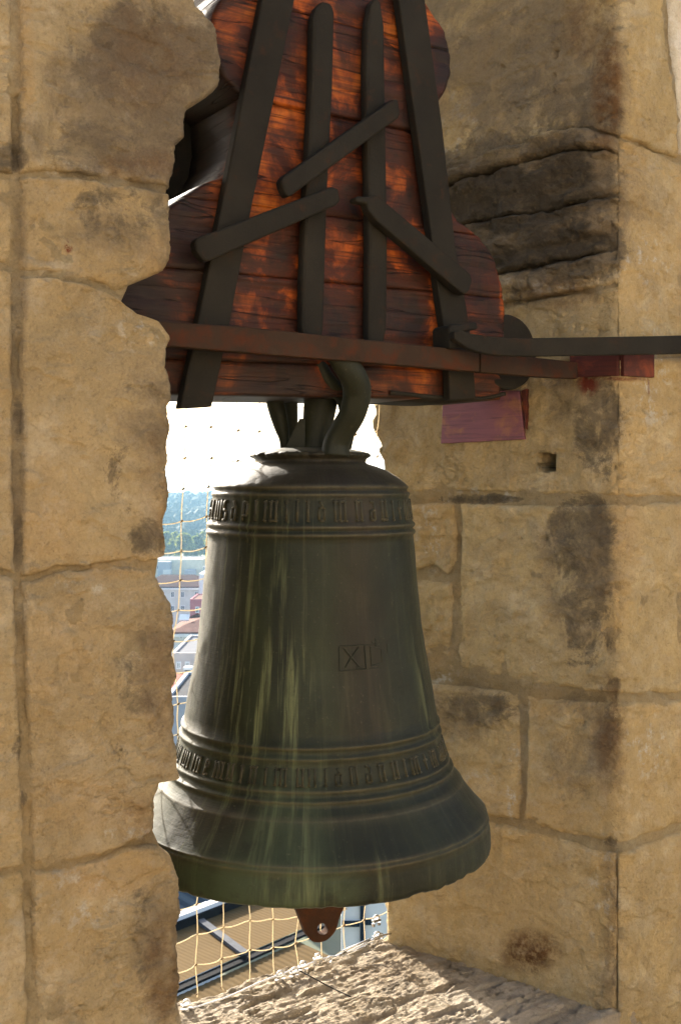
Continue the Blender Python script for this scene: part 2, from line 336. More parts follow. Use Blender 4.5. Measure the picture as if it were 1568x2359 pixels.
def patch(top, bot, left, right, mapf, mat, name, parent, step=4.0, thick=.3, amp=1.0, rnd=(.012, 12), rrad=None, bulge=None, inset=0.0, hole=None, jag=2.2, out=0.0, seed=0, flush=''):
    top, bot, left, right = [np.asarray(a, float) for a in (top, bot, left, right)]
    L = lambda P: np.linalg.norm(np.diff(P, axis=0), axis=1).sum()
    nx = int(max(3, max(L(top), L(bot))/step)); ny = int(max(3, max(L(left), L(right))/step))
    t, b, l, r = byx(top, nx, 0), byx(bot, nx, 0), byx(left, ny, 1), byx(right, ny, 1)
    def jit(P, ax):
        q = np.stack([P[:, 0]/26+seed*3.7, P[:, 1]/26, np.full(len(P), seed*1.3)], -1); e = np.clip(np.minimum(np.arange(len(P)), np.arange(len(P))[::-1])/4, 0, 1)
        P = P.copy(); P[:, ax] += jag*fbm(q, 5, .6)*e; return P
    t, b = jit(t, 1), jit(b, 1); l = l if 'l' in flush else jit(l, 0); r = r if 'r' in flush else jit(r, 0)
    s = np.linspace(0, 1, nx+1)[None, :, None]; q = np.linspace(0, 1, ny+1)[:, None, None]
    G = (1-q)*t[None]+q*b[None]+(1-s)*l[:, None]+s*r[:, None]-((1-s)*(1-q)*t[0]+s*(1-q)*t[-1]+(1-s)*q*b[0]+s*q*b[-1])
    x, y = G[..., 0], G[..., 1]
    P, N = mapf(x, y)
    wpx = np.linalg.norm(G[:, -1]-G[:, 0], axis=-1)[:, None]; hpx = np.linalg.norm(G[-1]-G[0], axis=-1)[None, :]
    s2, q2 = s[..., 0], q[..., 0]
    dl, dr, dt, db = s2*wpx, (1-s2)*wpx, q2*hpx, (1-q2)*hpx
    if 'l' in flush: dl = dl+999
    if 'r' in flush: dr = dr+999
    R, RE = rnd; RE_v = RE*(1.1+.9*fbm(np.stack([x/40, y/40, np.full_like(x, seed)], -1), 2))
    h = -R*(1-np.clip(np.minimum(np.minimum(dl, dr), np.minimum(dt, db))/RE_v, 0, 1))**2
    if rrad: h = h - rrad[0]*(1-np.clip(dr/(rrad[1]*(1+.5*fbm(np.stack([x/60, y/60, np.full_like(x, 3.)], -1), 2))), 0, 1))**2
    n1 = fbm(P*4, 3); n2 = fbm(P*17, 4); n3 = fbm(P*70, 3)
    h = h + amp*(.006*n1+.0035*n2+.0013*n3) 
    dip = - amp*.006*sstep(.25, .6, fbm(P*9+5+seed, 3))
    h = h + amp*.004*fbm(P*np.array([22, 22, 7])+9, 3)
    ck = np.abs(fbm(P*np.array([7, 7, 13])+31+seed, 4)); dip = dip - amp*.006*(1-sstep(0, .07, ck))*sstep(.0, .35, fbm(P*3.1+seed*2.2, 3))
    fl = fbm(P*np.array([10, 10, 16])+51+seed, 4); h = h + np.maximum(dip + amp*.005*sstep(.10, .16, fl), -.0045)
    en = np.exp(-np.minimum(dt, db)/38); h = h + amp*.0065*en*np.clip(fbm(P*np.array([13, 13, 30])+seed, 5, .62), -.8, .8)
    if bulge: h = h + bulge(s2+0*q2, q2+0*s2)
    if name == 'mortar': h = h - .007*sstep(-.05, .45, fbm(P*9+2, 4, .6))
    h = h - inset + out
    P = P + N*h[..., None]
    idx = np.arange((nx+1)*(ny+1)).reshape(ny+1, nx+1); V = P.reshape(-1, 3).copy(); Nf = N.reshape(-1, 3)
    keep = np.ones((ny, nx), bool)
    if hole:
        xc = (x[:-1, :-1]+x[1:, 1:])/2; yc = (y[:-1, :-1]+y[1:, 1:])/2
        jx = 3*fbm(np.stack([xc/12, yc/12, 0*xc], -1), 2)
        keep = ~((xc+jx > hole[0]) & (xc < hole[2]) & (yc+jx > hole[1]) & (yc < hole[3]))
    Fc = [(idx[i, j], idx[i+1, j], idx[i+1, j+1], idx[i, j+1]) for i in range(ny) for j in range(nx) if keep[i, j]]
    Vx = [V]; nV = len(V); nb = {}; src = []
    def back(i, d):
        key = (i, d)
        if key not in nb:
            nb[key] = nV+len(nb); Vx.append((V[i]-Nf[i]*d)[None]); src.append(i)
        return nb[key]
    ring = list(idx[0, :])+list(idx[1:, -1])+list(idx[-1, -2::-1])+list(idx[-2:0:-1, 0])
    for a, c in zip(ring, ring[1:]+ring[:1]):
        Fc.append((a, c, back(c, thick), back(a, thick)))
    if hole:
        for i in range(ny):
            for j in range(nx):
                if keep[i, j]: continue
                for (di, dj, a, c) in ((-1, 0, idx[i, j], idx[i, j+1]), (1, 0, idx[i+1, j+1], idx[i+1, j]), (0, -1, idx[i+1, j], idx[i, j]), (0, 1, idx[i, j+1], idx[i+1, j+1])):
                    ii, jj = i+di, j+dj
                    if 0 <= ii < ny and 0 <= jj < nx and keep[ii, jj]: Fc.append((a, back(a, .28), back(c, .28), c))
                Fc.append(tuple(back(k, .28) for k in (idx[i, j], idx[i+1, j], idx[i+1, j+1], idx[i, j+1])))
    VV = np.concatenate(Vx)
    at_ = {}
    for k in BLOBS:
        a = np.zeros(len(VV)); a[:nV] = blob_val(k, x, y).ravel(); a[nV:] = a[src] if k == 'soot_shade' else 0; at_[k] = a
    return mk(name, VV, Fc, mat, parent, True, at_)

BLOBS['stain'] += [(330, 150, 190, 190, .85), (290, 330, 190, 110, .75), (470, 90, 70, 110, .8), (20, 360, 45, 40, 1.0), (280, 500, 150, 90, .5), (310, 1010, 120, 260, .38),
                   (350, 1235, 60, 55, .75), (45, 960, 16, 60, .7), (45, 1250, 16, 70, .7), (40, 1720, 18, 60, .7), (58, 1840, 12, 30, .8), (300, 1730, 60, 30, .4), (335, 2180, 50, 160, .6), (330, 1560, 70, 110, .4), (300, 1480, 90, 100, .3),
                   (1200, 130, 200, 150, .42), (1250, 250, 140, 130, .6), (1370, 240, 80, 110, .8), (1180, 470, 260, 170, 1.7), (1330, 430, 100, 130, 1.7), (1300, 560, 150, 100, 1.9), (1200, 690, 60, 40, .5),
                   (1380, 960, 75, 150, .72), (1340, 1240, 85, 120, .95), (1350, 1420, 70, 160, .7), (1390, 1650, 60, 120, .4), (1100, 1630, 100, 50, .75), (1120, 1150, 130, 14, .9), (1330, 1160, 60, 20, .8), (1412, 2150, 10, 200, .45), (1405, 1940, 30, 20, .6), (1415, 1580, 25, 25, .7), (1150, 2250, 130, 50, .35)]
BLOBS['brown'] += [(1400, 200, 40, 160, .9), (1350, 60, 60, 90, .5), (1220, 2190, 75, 55, 1.0), (1405, 1690, 40, 150, .55), (1405, 2120, 26, 200, .45), (340, 120, 140, 150, .35), (330, 380, 120, 40, .5), (1330, 860, 110, 40, .4), (330, 1900, 60, 70, .5), (380, 2250, 50, 150, .6), (1300, 680, 100, 40, .5), (370, 1600, 50, 200, .35), (370, 1100, 50, 160, .3)]
BLOBS['ochre'] += [(370, 590, 60, 60, .6), (390, 1180, 30, 100, .7), (250, 1300, 140, 40, .5), (150, 1500, 120, 130, .3), (110, 1200, 90, 150, .45), (250, 2010, 170, 60, .55), (160, 1850, 200, 80, .4), (1100, 2000, 200, 200, .3), (1420, 1220, 60, 120, .6), (1410, 1380, 40, 120, .6), (1000, 1200, 60, 100, .5), (1250, 1620, 60, 40, .6), (1250, 1880, 120, 40, .5), (1000, 1490, 40, 60, .6), (1440, 330, 60, 200, .35), (60, 120, 20, 200, .6), (1130, 2100, 200, 150, .3), (400, 1980, 50, 40, .5)]
BLOBS['pale'] += [(240, 160, 60, 50, .9), (280, 230, 60, 60, .7), (230, 390, 200, 20, .7), (330, 760, 60, 60, .6), (1500, 860, 50, 130, 1.0), (1480, 600, 70, 60, .8), (1100, 1140, 150, 22, .9), (990, 1240, 30, 90, .9), (1180, 1800, 14, 120, 1.0), (1110, 1790, 60, 20, .6), (1000, 1560, 90, 20, .8), (1490, 1720, 50, 80, .8), (1390, 2060, 40, 160, .6), (1250, 660, 90, 25, .9), (1080, 400, 60, 20, .6), (1080, 480, 50, 35, .8), (1050, 300, 60, 120, .5), (230, 1350, 120, 18, .5), (300, 1920, 90, 15, .7), (190, 2060, 90, 90, .5)]
BLOBS['dirt_shade'] += [(350, 200, 260, 330, .85), (390, 560, 120, 90, .45), (380, 1000, 150, 260, .6), (390, 1560, 110, 230, .55), (390, 2200, 110, 200, .65), (45, 900, 26, 900, .5), (300, 500, 180, 120, .4), (60, 330, 60, 80, .5),  # stone dirt, plus the light's fall-off towards the top put into the colour
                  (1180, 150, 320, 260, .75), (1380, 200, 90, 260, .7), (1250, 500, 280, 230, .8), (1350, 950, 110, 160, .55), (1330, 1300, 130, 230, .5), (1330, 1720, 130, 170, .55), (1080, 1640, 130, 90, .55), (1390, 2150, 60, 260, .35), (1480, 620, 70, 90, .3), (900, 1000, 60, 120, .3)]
BLOBS['soot_shade'] += [(1190, 470, 250, 110, 1.1), (1310, 420, 85, 115, 1.0), (1290, 550, 125, 85, 1.1), (1200, 590, 120, 50, .9), (1258, 1066, 23, 24, 1.6)]  # soot on the impost; last blob paints the hole's shade into its walls
BLOBS['rust'] += [(156, 568, 9, 16, 1.3), (1355, 880, 26, 34, .95), (1493, 892, 2.5, 20, .8), (1440, 872, 70, 5, .7)]

# ---- left pier
pl = thing('stone_pier', xyz(.6, -1.75, W_IN+.4), 'near limestone pier with a broken ragged edge, left of the bell', 'pier')
EDGE = [[(455, -60), (455, -20), (470, 15), (510, 62), (517, 120), (521, 165), (514, 192), (480, 222), (441, 246), (433, 280), (435, 312), (412, 330), (409, 380), (401, 428)],
        [(398, 443), (402, 480), (402, 560), (398, 592), (385, 620), (320, 648), (262, 672)],
        [(255, 690), (290, 712), (345, 745), (390, 757), (402, 780), (395, 810), (390, 850), (401, 890), (402, 915), (395, 940), (398, 1000), (393, 1080), (401, 1112), (397, 1150), (387, 1200), (390, 1240), (386, 1278), (366, 1288)],
        [(362, 1303), (376, 1345), (400, 1390), (411, 1430), (412, 1500), (418, 1545), (409, 1600), (417, 1650), (419, 1740), (419, 1790), (378, 1799), (366, 1830), (362, 1890), (364, 1922)],
        [(364, 1944), (400, 1972), (417, 2010), (420, 2050), (423, 2150), (419, 2240), (422, 2300), (428, 2358), (430, 2550)]]
JN = [[(-380, -60), (480, -60)],
      [(-380, 335), (0, 398), (45, 405), (130, 397), (200, 406), (300, 424), (400, 436)],
      [(-380, 565), (0, 608), (55, 630), (110, 629), (180, 645), (240, 660), (258, 681)],
      [(-380, 1360), (0, 1316), (60, 1334), (90, 1330), (130, 1310), (200, 1308), (265, 1298), (330, 1303), (364, 1295)],
      [(-380, 2120), (0, 2016), (60, 1998), (120, 1997), (230, 1975), (300, 1946), (366, 1933)],
      [(-380, 2720), (430, 2555)]]
def vx(y): return np.interp(y, [-100, 400, 620, 1300, 1700, 2358, 2700], [36, 40, 38, 45, 60, 75, 82])
def cutx(L, a, b, dy):
    L = np.asarray(L, float); xs = np.unique(np.r_[a, b, L[(L[:, 0] > min(a, b)) & (L[:, 0] < max(a, b)), 0]])
    return [(x, np.interp(x, L[:, 0], L[:, 1])+dy) for x in xs]
HB, HT = 6, 6
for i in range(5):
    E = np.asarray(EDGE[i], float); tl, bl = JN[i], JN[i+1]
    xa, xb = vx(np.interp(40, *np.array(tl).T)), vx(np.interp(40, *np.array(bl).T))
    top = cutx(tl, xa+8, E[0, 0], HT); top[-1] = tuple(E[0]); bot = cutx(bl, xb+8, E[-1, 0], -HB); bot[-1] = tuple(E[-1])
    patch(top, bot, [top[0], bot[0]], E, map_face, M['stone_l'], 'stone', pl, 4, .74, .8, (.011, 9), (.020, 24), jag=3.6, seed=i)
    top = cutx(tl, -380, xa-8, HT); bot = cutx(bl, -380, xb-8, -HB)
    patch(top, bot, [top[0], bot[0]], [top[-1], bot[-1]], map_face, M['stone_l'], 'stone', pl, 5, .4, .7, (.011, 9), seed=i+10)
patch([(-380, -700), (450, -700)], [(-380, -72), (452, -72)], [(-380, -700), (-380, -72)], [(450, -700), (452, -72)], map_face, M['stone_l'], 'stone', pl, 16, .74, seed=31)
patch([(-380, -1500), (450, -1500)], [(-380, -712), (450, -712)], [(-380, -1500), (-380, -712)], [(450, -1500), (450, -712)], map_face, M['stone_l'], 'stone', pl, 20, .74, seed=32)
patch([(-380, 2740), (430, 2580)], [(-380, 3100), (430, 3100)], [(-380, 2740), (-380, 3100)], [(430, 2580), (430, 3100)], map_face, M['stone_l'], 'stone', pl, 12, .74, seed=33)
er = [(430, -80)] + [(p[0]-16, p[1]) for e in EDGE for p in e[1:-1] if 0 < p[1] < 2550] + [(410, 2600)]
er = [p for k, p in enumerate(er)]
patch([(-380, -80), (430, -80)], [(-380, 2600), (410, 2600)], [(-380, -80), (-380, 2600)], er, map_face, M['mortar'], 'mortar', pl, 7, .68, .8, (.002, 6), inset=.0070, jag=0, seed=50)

# ---- right pier
pr = thing('stone_pier', xyz(2.6, -1.75, W_IN+.4), 'limestone pier with a dark weathered impost, right of the bell', 'pier')
def rp(top, bot, left=None, right=None, **k):
    left = left or [top[0], bot[0]]; right = right or [top[-1], bot[-1]]
    a = dict(step=4, thick=.3, amp=1.0, rnd=(.010, 8)); a.update(k)
    return patch(top, bot, left, right, map_right, a.pop('mat', M['stone']), 'stone', pr, **a)
L0 = [(880, 458), (1054, 393), (1159, 352), (1260, 318), (1334, 298), (1425, 312)]
L1 = [(880, 492), (1064, 426), (1234, 372), (1349, 345), (1425, 352)]
L2 = [(880, 572), (1104, 513), (1284, 486), (1404, 452), (1425, 447)]
L3 = [(880, 682), (1159, 631), (1364, 588), (1425, 568)]
L4 = [(880, 750), (1164, 702), (1314, 676), (1425, 654)]
sh = lambda L, d: [(x, y+d) for x, y in L]
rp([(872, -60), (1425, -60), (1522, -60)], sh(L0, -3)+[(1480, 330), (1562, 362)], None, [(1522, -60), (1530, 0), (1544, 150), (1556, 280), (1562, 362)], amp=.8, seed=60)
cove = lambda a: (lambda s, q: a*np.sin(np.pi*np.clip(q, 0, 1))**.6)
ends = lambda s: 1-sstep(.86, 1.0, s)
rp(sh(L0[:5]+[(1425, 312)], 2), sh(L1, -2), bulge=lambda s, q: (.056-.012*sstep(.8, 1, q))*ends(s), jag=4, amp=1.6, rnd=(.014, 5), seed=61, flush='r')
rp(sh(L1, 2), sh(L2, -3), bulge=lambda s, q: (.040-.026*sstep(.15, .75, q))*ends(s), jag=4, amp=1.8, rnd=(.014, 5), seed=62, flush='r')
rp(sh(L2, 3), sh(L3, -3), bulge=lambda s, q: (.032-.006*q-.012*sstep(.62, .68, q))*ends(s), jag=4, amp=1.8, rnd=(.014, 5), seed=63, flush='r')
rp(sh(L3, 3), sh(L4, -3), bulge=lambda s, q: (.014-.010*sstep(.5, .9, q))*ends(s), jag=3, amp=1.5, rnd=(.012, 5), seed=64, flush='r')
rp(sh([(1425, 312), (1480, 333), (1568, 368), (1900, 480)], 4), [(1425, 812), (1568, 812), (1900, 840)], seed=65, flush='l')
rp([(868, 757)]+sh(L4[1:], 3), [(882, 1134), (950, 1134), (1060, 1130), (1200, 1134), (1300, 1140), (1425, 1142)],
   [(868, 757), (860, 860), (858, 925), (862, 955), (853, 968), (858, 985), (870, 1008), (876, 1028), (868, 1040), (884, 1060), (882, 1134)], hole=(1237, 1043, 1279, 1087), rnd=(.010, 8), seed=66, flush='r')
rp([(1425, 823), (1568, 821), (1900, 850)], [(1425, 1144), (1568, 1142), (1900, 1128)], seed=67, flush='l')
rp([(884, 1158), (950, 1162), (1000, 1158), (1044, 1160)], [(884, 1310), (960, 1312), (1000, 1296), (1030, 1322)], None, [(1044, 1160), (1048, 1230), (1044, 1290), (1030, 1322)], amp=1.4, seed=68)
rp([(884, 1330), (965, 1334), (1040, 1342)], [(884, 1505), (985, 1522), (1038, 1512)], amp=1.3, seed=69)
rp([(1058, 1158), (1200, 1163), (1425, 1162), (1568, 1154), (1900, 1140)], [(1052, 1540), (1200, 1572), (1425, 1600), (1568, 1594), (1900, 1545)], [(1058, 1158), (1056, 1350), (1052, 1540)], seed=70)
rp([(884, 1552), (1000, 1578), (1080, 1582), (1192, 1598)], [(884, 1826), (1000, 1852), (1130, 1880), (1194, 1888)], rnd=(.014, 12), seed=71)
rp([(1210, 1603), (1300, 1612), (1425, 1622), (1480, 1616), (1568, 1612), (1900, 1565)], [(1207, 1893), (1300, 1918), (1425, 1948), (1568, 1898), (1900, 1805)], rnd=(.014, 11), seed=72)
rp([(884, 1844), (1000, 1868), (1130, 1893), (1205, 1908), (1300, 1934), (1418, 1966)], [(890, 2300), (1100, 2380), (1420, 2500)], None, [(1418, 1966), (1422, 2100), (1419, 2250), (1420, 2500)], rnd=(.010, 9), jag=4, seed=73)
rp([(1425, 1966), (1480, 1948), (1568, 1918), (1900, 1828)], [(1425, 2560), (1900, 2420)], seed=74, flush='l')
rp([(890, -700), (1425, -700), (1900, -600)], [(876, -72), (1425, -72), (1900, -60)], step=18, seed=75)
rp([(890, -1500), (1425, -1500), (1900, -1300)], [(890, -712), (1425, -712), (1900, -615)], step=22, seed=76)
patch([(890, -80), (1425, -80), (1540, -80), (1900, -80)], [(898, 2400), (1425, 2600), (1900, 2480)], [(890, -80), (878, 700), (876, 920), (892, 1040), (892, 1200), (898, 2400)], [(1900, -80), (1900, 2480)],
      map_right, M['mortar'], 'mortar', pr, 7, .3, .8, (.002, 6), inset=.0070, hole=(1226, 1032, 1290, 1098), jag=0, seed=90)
plw = thing('plaster_wall', xyz(3.2, .6, W_IN), 'pale plastered wall strip at the upper right beside the pier', 'wall')
patch([(1532, -80), (2100, -80)], [(1570, 352), (2100, 500)], [(1532, -80), (1540, 0), (1554, 150), (1566, 280), (1570, 352)], [(2100, -80), (2100, 500)], lambda x, y: (on_w(x, y, W_IN-.006), np.broadcast_to(NRM_F, np.shape(x)+(3,))), M['plaster'], 'plaster', plw, 8, .2, .4, jag=1.0, seed=91)
# unseen lintel above the frame, added to block sun and sky
lt = thing('stone_lintel', xyz(1.7, 2.3, 2.4), 'unseen limestone lintel added over the opening to block sun and sky', 'lintel')
mb = MB(); mb.box(xyz(1.7, 2.75, 2.42), 2.9, .75, .7, (T, O, Z)); mb.build('stone', M['stone'], lt)

# ---- sill
def sill():
    nu, nw = 330, 210
    u = np.linspace(.75, 2.45, nu); w = np.linspace(2.045, W_OUT, nw); U, Wd = np.meshgrid(u, w)
    edge = .020*fbm(np.stack([u*6, 0*u, 0*u], -1), 4) + .010*fbm(np.stack([u*40, 0*u, 0*u], -1), 3)
    k = (Wd-2.045)/(W_OUT-2.045); Wd = Wd + (edge[None]+.012)*sstep(.75, 1, k)
    q = np.stack([U*5, Wd*34, 0*U], -1)
    h = .005*fbm(q, 5, .6) + .005*fbm(np.stack([U*3, Wd*4, 0*U+3], -1), 3) + 0.003*fbm(np.stack([U*50, Wd*90, 0*U], -1), 3, .6)
    cr = np.abs(fbm(np.stack([U*3+3, Wd*13, 0*U], -1), 5, .6)); h -= .016*(1-sstep(0, .06, cr))
    h -= .010*sstep(.3, .5, fbm(np.stack([U*5+7, Wd*22, 0*U], -1), 3))
    h -= .010*sstep(.965, 1, k)**1.5
    P = xyz(U, SILL+h+.010, Wd); V = P.reshape(-1, 3); idx = np.arange(nu*nw).reshape(nw, nu)
    Fc = [(idx[i, j], idx[i, j+1], idx[i+1, j+1], idx[i+1, j]) for i in range(nw-1) for j in range(nu-1)]
    ring = list(idx[0, :])+list(idx[1:, -1])+list(idx[-1, -2::-1])+list(idx[-2:0:-1, 0]); n = len(V)
    low = V[ring].copy(); low[:, 2] = -1.85
    V = np.concatenate([V, low]); m = len(ring)
    Fc += [(ring[i], n+i, n+(i+1) % m, ring[(i+1) % m]) for i in range(m)]
    D = np.zeros(len(V)); Pb = np.zeros(len(V)); D[:nu*nw] = (.30*sstep(.1, .5, fbm(np.stack([U*4, Wd*9, 0*U+2], -1), 4))).ravel()
    o = mk('stone_sill', V, Fc, M['sill'], None, True, {'stain': D, 'brown': D*.5}, org=xyz(1.6, -1.85, 2.4))
    return tag(o, 'rough sunlit stone window sill under the bell', 'sill')
sill()

# ------------------------------------------------------------------ headstock
W_H = 2.215
hs = thing('wooden_headstock', xyz(1.55, .22, W_H+.13), 'dark orange wooden bell headstock clad with iron straps', 'headstock')
RB = [(978, -260), (978, -60), (985, 0), (1002, 28), (1030, 70), (1044, 130), (1044, 165), (1030, 205), (1012, 235), (1005, 270), (1008, 330), (1020, 400), (1038, 470), (1062, 508), (1110, 545), (1145, 598), (1160, 650), (1166, 700), (1166, 860), (1160, 912)]
LB = [(560, -260), (545, -60), (520, -20), (498, 20), (488, 60), (492, 120), (520, 180), (557, 222), (560, 290), (550, 350), (515, 407), (477, 418), (400, 468), (330, 520), (285, 600), (262, 680), (256, 760), (262, 830), (275, 906)]
def uvl(L):
    P = on_w(*np.array(L, float).T, W_H); u, v, _ = uvw(P); v = v-.032*(u-1.5); o = np.argsort(v); return v[o], u[o]
rv, ru_ = uvl(RB); lv, lu_ = uvl(LB)
LEV = [.2215, .30, .503, .668, .918, 1.148, 1.42]
def timber(v0, v1, seed):
    nv = max(6, int((v1-v0)/.006)); nu = 150; v = np.linspace(v0, v1, nv); s = np.linspace(0, 1, nu)
    ul = np.interp(v, lv, lu_); ur = np.interp(v, rv, ru_)
    U = ul[:, None]+(ur-ul)[:, None]*s; Vv = v[:, None]+0*U
    e = np.minimum(Vv-v0, v1-Vv); dd = .003*(1-np.clip(e/.004, 0, 1))**2 + .01*(1-np.clip(np.minimum(U-ul[:, None], ur[:, None]-U)/.015, 0, 1))**2
    rough = .003*fbm(np.stack([U*6, Vv*60, 0*U+seed], -1), 4) + .004*fbm(np.stack([U*4, Vv*9, 0*U+seed], -1), 3)
    wv = W_H + dd + .003 + rough + .002*math.sin(seed*2.1)
    P = xyz(U, Vv+.032*(U-1.5), wv).reshape(-1, 3); idx = np.arange(nv*nu).reshape(nv, nu)
    Fc = [(idx[i, j], idx[i, j+1], idx[i+1, j+1], idx[i+1, j]) for i in range(nv-1) for j in range(nu-1)]
    ring = list(idx[0, :])+list(idx[1:, -1])+list(idx[-1, -2::-1])+list(idx[-2:0:-1, 0]); n = len(P); m = len(ring)
    ks = [.0, .065, .13, .195, .26]; V = [P]; prev = ring; off = n
    gr = [np.zeros(n)]; nz = fbm(np.stack([U*5, Vv*5, 0*U+seed], -1), 3)
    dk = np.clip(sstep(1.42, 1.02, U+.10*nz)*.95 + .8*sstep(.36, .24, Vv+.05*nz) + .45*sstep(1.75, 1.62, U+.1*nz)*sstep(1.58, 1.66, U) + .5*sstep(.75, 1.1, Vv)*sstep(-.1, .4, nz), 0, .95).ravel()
    for k in ks[1:]:
        q = P[ring]+O*k; q = q + (.003*fbm(q*30, 2))[:, None]*T; V.append(q); gr.append(np.full(m, .8))
        cur = list(range(off, off+m)); off += m
        Fc += [(prev[i], cur[i], cur[(i+1) % m], prev[(i+1) % m]) for i in range(m)]; prev = cur
    Fc.append(prev)
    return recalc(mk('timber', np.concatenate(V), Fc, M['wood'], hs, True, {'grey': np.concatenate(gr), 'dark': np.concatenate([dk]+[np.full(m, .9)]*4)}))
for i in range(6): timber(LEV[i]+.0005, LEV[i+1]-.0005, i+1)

def plate(name, poly, w, th, mat, parent, bev=.004, bulge=0):
    Pf = on_w(*np.array(poly, float).T, w); Pb = Pf + O*th; n = len(poly)
    Fc = [tuple(range(n)), tuple(range(2*n-1, n-1, -1))]+[(i, n+i, n+(i+1) % n, (i+1) % n) for i in range(n)]
    return bevel(recalc(mk(name, np.concatenate([Pf, Pb]), Fc, mat, parent, False)), bev, 2)
WS = W_H-.030
plate('iron_strap', [(612, -60), (688, -60), (679, 0), (580, 480), (530, 745), (489, 937), (415, 941), (457, 740), (510, 480), (604, 0)], WS, .028, M['iron'], hs)
plate('iron_strap', [(728, 18), (745, 0), (766, 8), (772, 30), (768, 200), (756, 440), (750, 640), (747, 755), (738, 800), (708, 800), (696, 755), (697, 640), (705, 440), (718, 200), (721, 40)], WS-.004, .030, M['iron'], hs, .009)
plate('iron_strap', [(846, 60), (855, 8), (866, -8), (878, 2), (886, 60), (890, 300), (894, 560), (892, 755), (878, 830), (850, 830), (848, 755), (850, 560), (845, 300), (843, 160)], WS-.004, .030, M['iron'], hs, .009)
plate('iron_strap', [(911, -60), (971, -60), (979, 0), (1020, 300), (1048, 560), (1074, 705), (1088, 800), (1096, 918), (1036, 922), (1030, 800), (1014, 700), (985, 480), (950, 230), (919, 0)], WS, .028, M['iron'], hs)
plate('brace_bar', [(648, 414), (656, 404), (905, 228), (917, 228), (923, 262), (918, 272), (672, 450), (663, 453), (652, 432)], WS-.036, .030, M['iron'], hs, .006)
plate('brace_bar', [(450, 556), (456, 547), (765, 429), (780, 434), (785, 462), (776, 472), (484, 600), (472, 601), (453, 578)], WS-.036, .030, M['iron'], hs, .006)
plate('brace_bar', [(818, 456), (824, 451), (850, 452), (864, 448), (878, 456), (1083, 630), (1088, 645), (1082, 668), (1072, 678), (1060, 672), (870, 510), (849, 484), (845, 468), (822, 465)], WS-.036, .030, M['iron'], hs, .006)
plate('dark_backing', [(562, 180), (420, 190), (395, 300), (385, 400), (380, 455), (620, 480), (640, 180)], W_H+.262, .10, M['iron'], hs)  # added dark plate filling the gap behind the left lobe with black
# iron sheet under the right end, the drum of the axle and the hooked key over the strap
def uv_(x, y, w): u, v, _ = uvw(on_w(x, y, w)); return float(u), float(v)
mb = MB()
path = [(900, 908), (1000, 918), (1080, 922), (1130, 919), (1165, 910)]
Pp = spline(on_w(*np.array(path, float).T, W_H-.004), 5)
nP = len(Pp); tt = np.gradient(Pp, axis=0); tt /= np.linalg.norm(tt, axis=1)[:, None]; nn = np.cross(tt, O)
V = np.concatenate([Pp, Pp+O*.25, Pp+nn*.010, Pp+nn*.010+O*.25])
Fc = []
for i in range(nP-1):
    for a, b in ((0, 1), (1, 3), (3, 2), (2, 0)): Fc.append((a*nP+i, a*nP+i+1, b*nP+i+1, b*nP+i))
recalc(mk('iron_band', V, Fc, M['iron'], hs, True))
uc, vc = uv_(1163, 812, W_H+.02)
th = np.linspace(0, 2*math.pi, 48, endpoint=False); mb = MB()
rr = .105; ringA = xyz(uc+rr*np.cos(th), vc+rr*1.0*np.sin(th), np.full(48, W_H+.004)); ringB = ringA+O*.25
mb.add(np.concatenate([ringA, ringB]), [tuple(range(48)), tuple(range(95, 47, -1))]+[(i, 48+i, 48+(i+1) % 48, (i+1) % 48) for i in range(48)])
o = mb.build('axle_drum', M['iron'], hs); recalc(o); bevel(o, .006)
# gudgeon pins carried in the two piers
for a, b in ((uc, uc+.42), (float(uv_(262, 740, W_H)[0])-.25, float(uv_(262, 740, W_H)[0])+.12)):
    mb = MB(); mb.tube([xyz(a, vc-.01, W_H+.13), xyz(b, vc-.01, W_H+.13)], .035, 20); o = mb.build('gudgeon', M['iron'], hs); bevel(o, .004)
plate('iron_key', [(1034, 754), (1040, 747), (1098, 741), (1101, 758), (1066, 765), (1062, 800), (1036, 802)], WS-.075, .07, M['iron'], hs, .005)

# ---- bars
WB = 2.128
bar = thing('iron_bar', on_w(720, 790, WB), 'long straight rusty iron bar bolted across the headstock foot', 'bar')
plate('flat_bar', [(300, 728), (392, 741), (560, 752), (1104, 809), (1104, 856), (560, 811), (392, 797), (300, 790)], WB, .030, M['rust'], bar, .003)
plate('bar_end', [(1107, 809), (1330, 834), (1330, 872), (1250, 868), (1107, 857)], WB+.002, .028, M['rust'], bar, .003)
lev = thing('lever_bar', on_w(1300, 790, 2.05), 'dark curved iron lever bar hooked on the right strap and running out to the right', 'lever')
cen = [(1046, 772), (1062, 776), (1085, 786), (1130, 795), (1200, 799), (1300, 798), (1425, 796), (1568, 793), (1760, 786), (1900, 780)]
hh = [8, 15, 19, 21, 21, 21, 21, 21, 21, 21]
cenx = np.array(cen, float); wv = np.interp(cenx[:, 0], [1046, 1130, 1425, 1900], [2.085, 2.06, 1.96, 1.90])
def onw(x, y, w): r = ray(x, y); return r*(w/(r@O))[..., None]
tp = spline(onw(cenx[:, 0], cenx[:, 1]-hh, wv), 5); bt = spline(onw(cenx[:, 0], cenx[:, 1]+np.array(hh), wv), 5); n = len(tp)
V = np.concatenate([tp, bt, tp+O*.02, bt+O*.02]); Fc = [(0, n, 3*n, 2*n), (n-1, 3*n-1, 4*n-1, 2*n-1)]
for i in range(n-1):
    for a, b in ((0, 1), (1, 3), (3, 2), (2, 0)): Fc.append((a*n+i, a*n+i+1, b*n+i+1, b*n+i))
bevel(recalc(mk('flat_bar', V, Fc, M['iron'], lev, False)), .003, 2, 40)
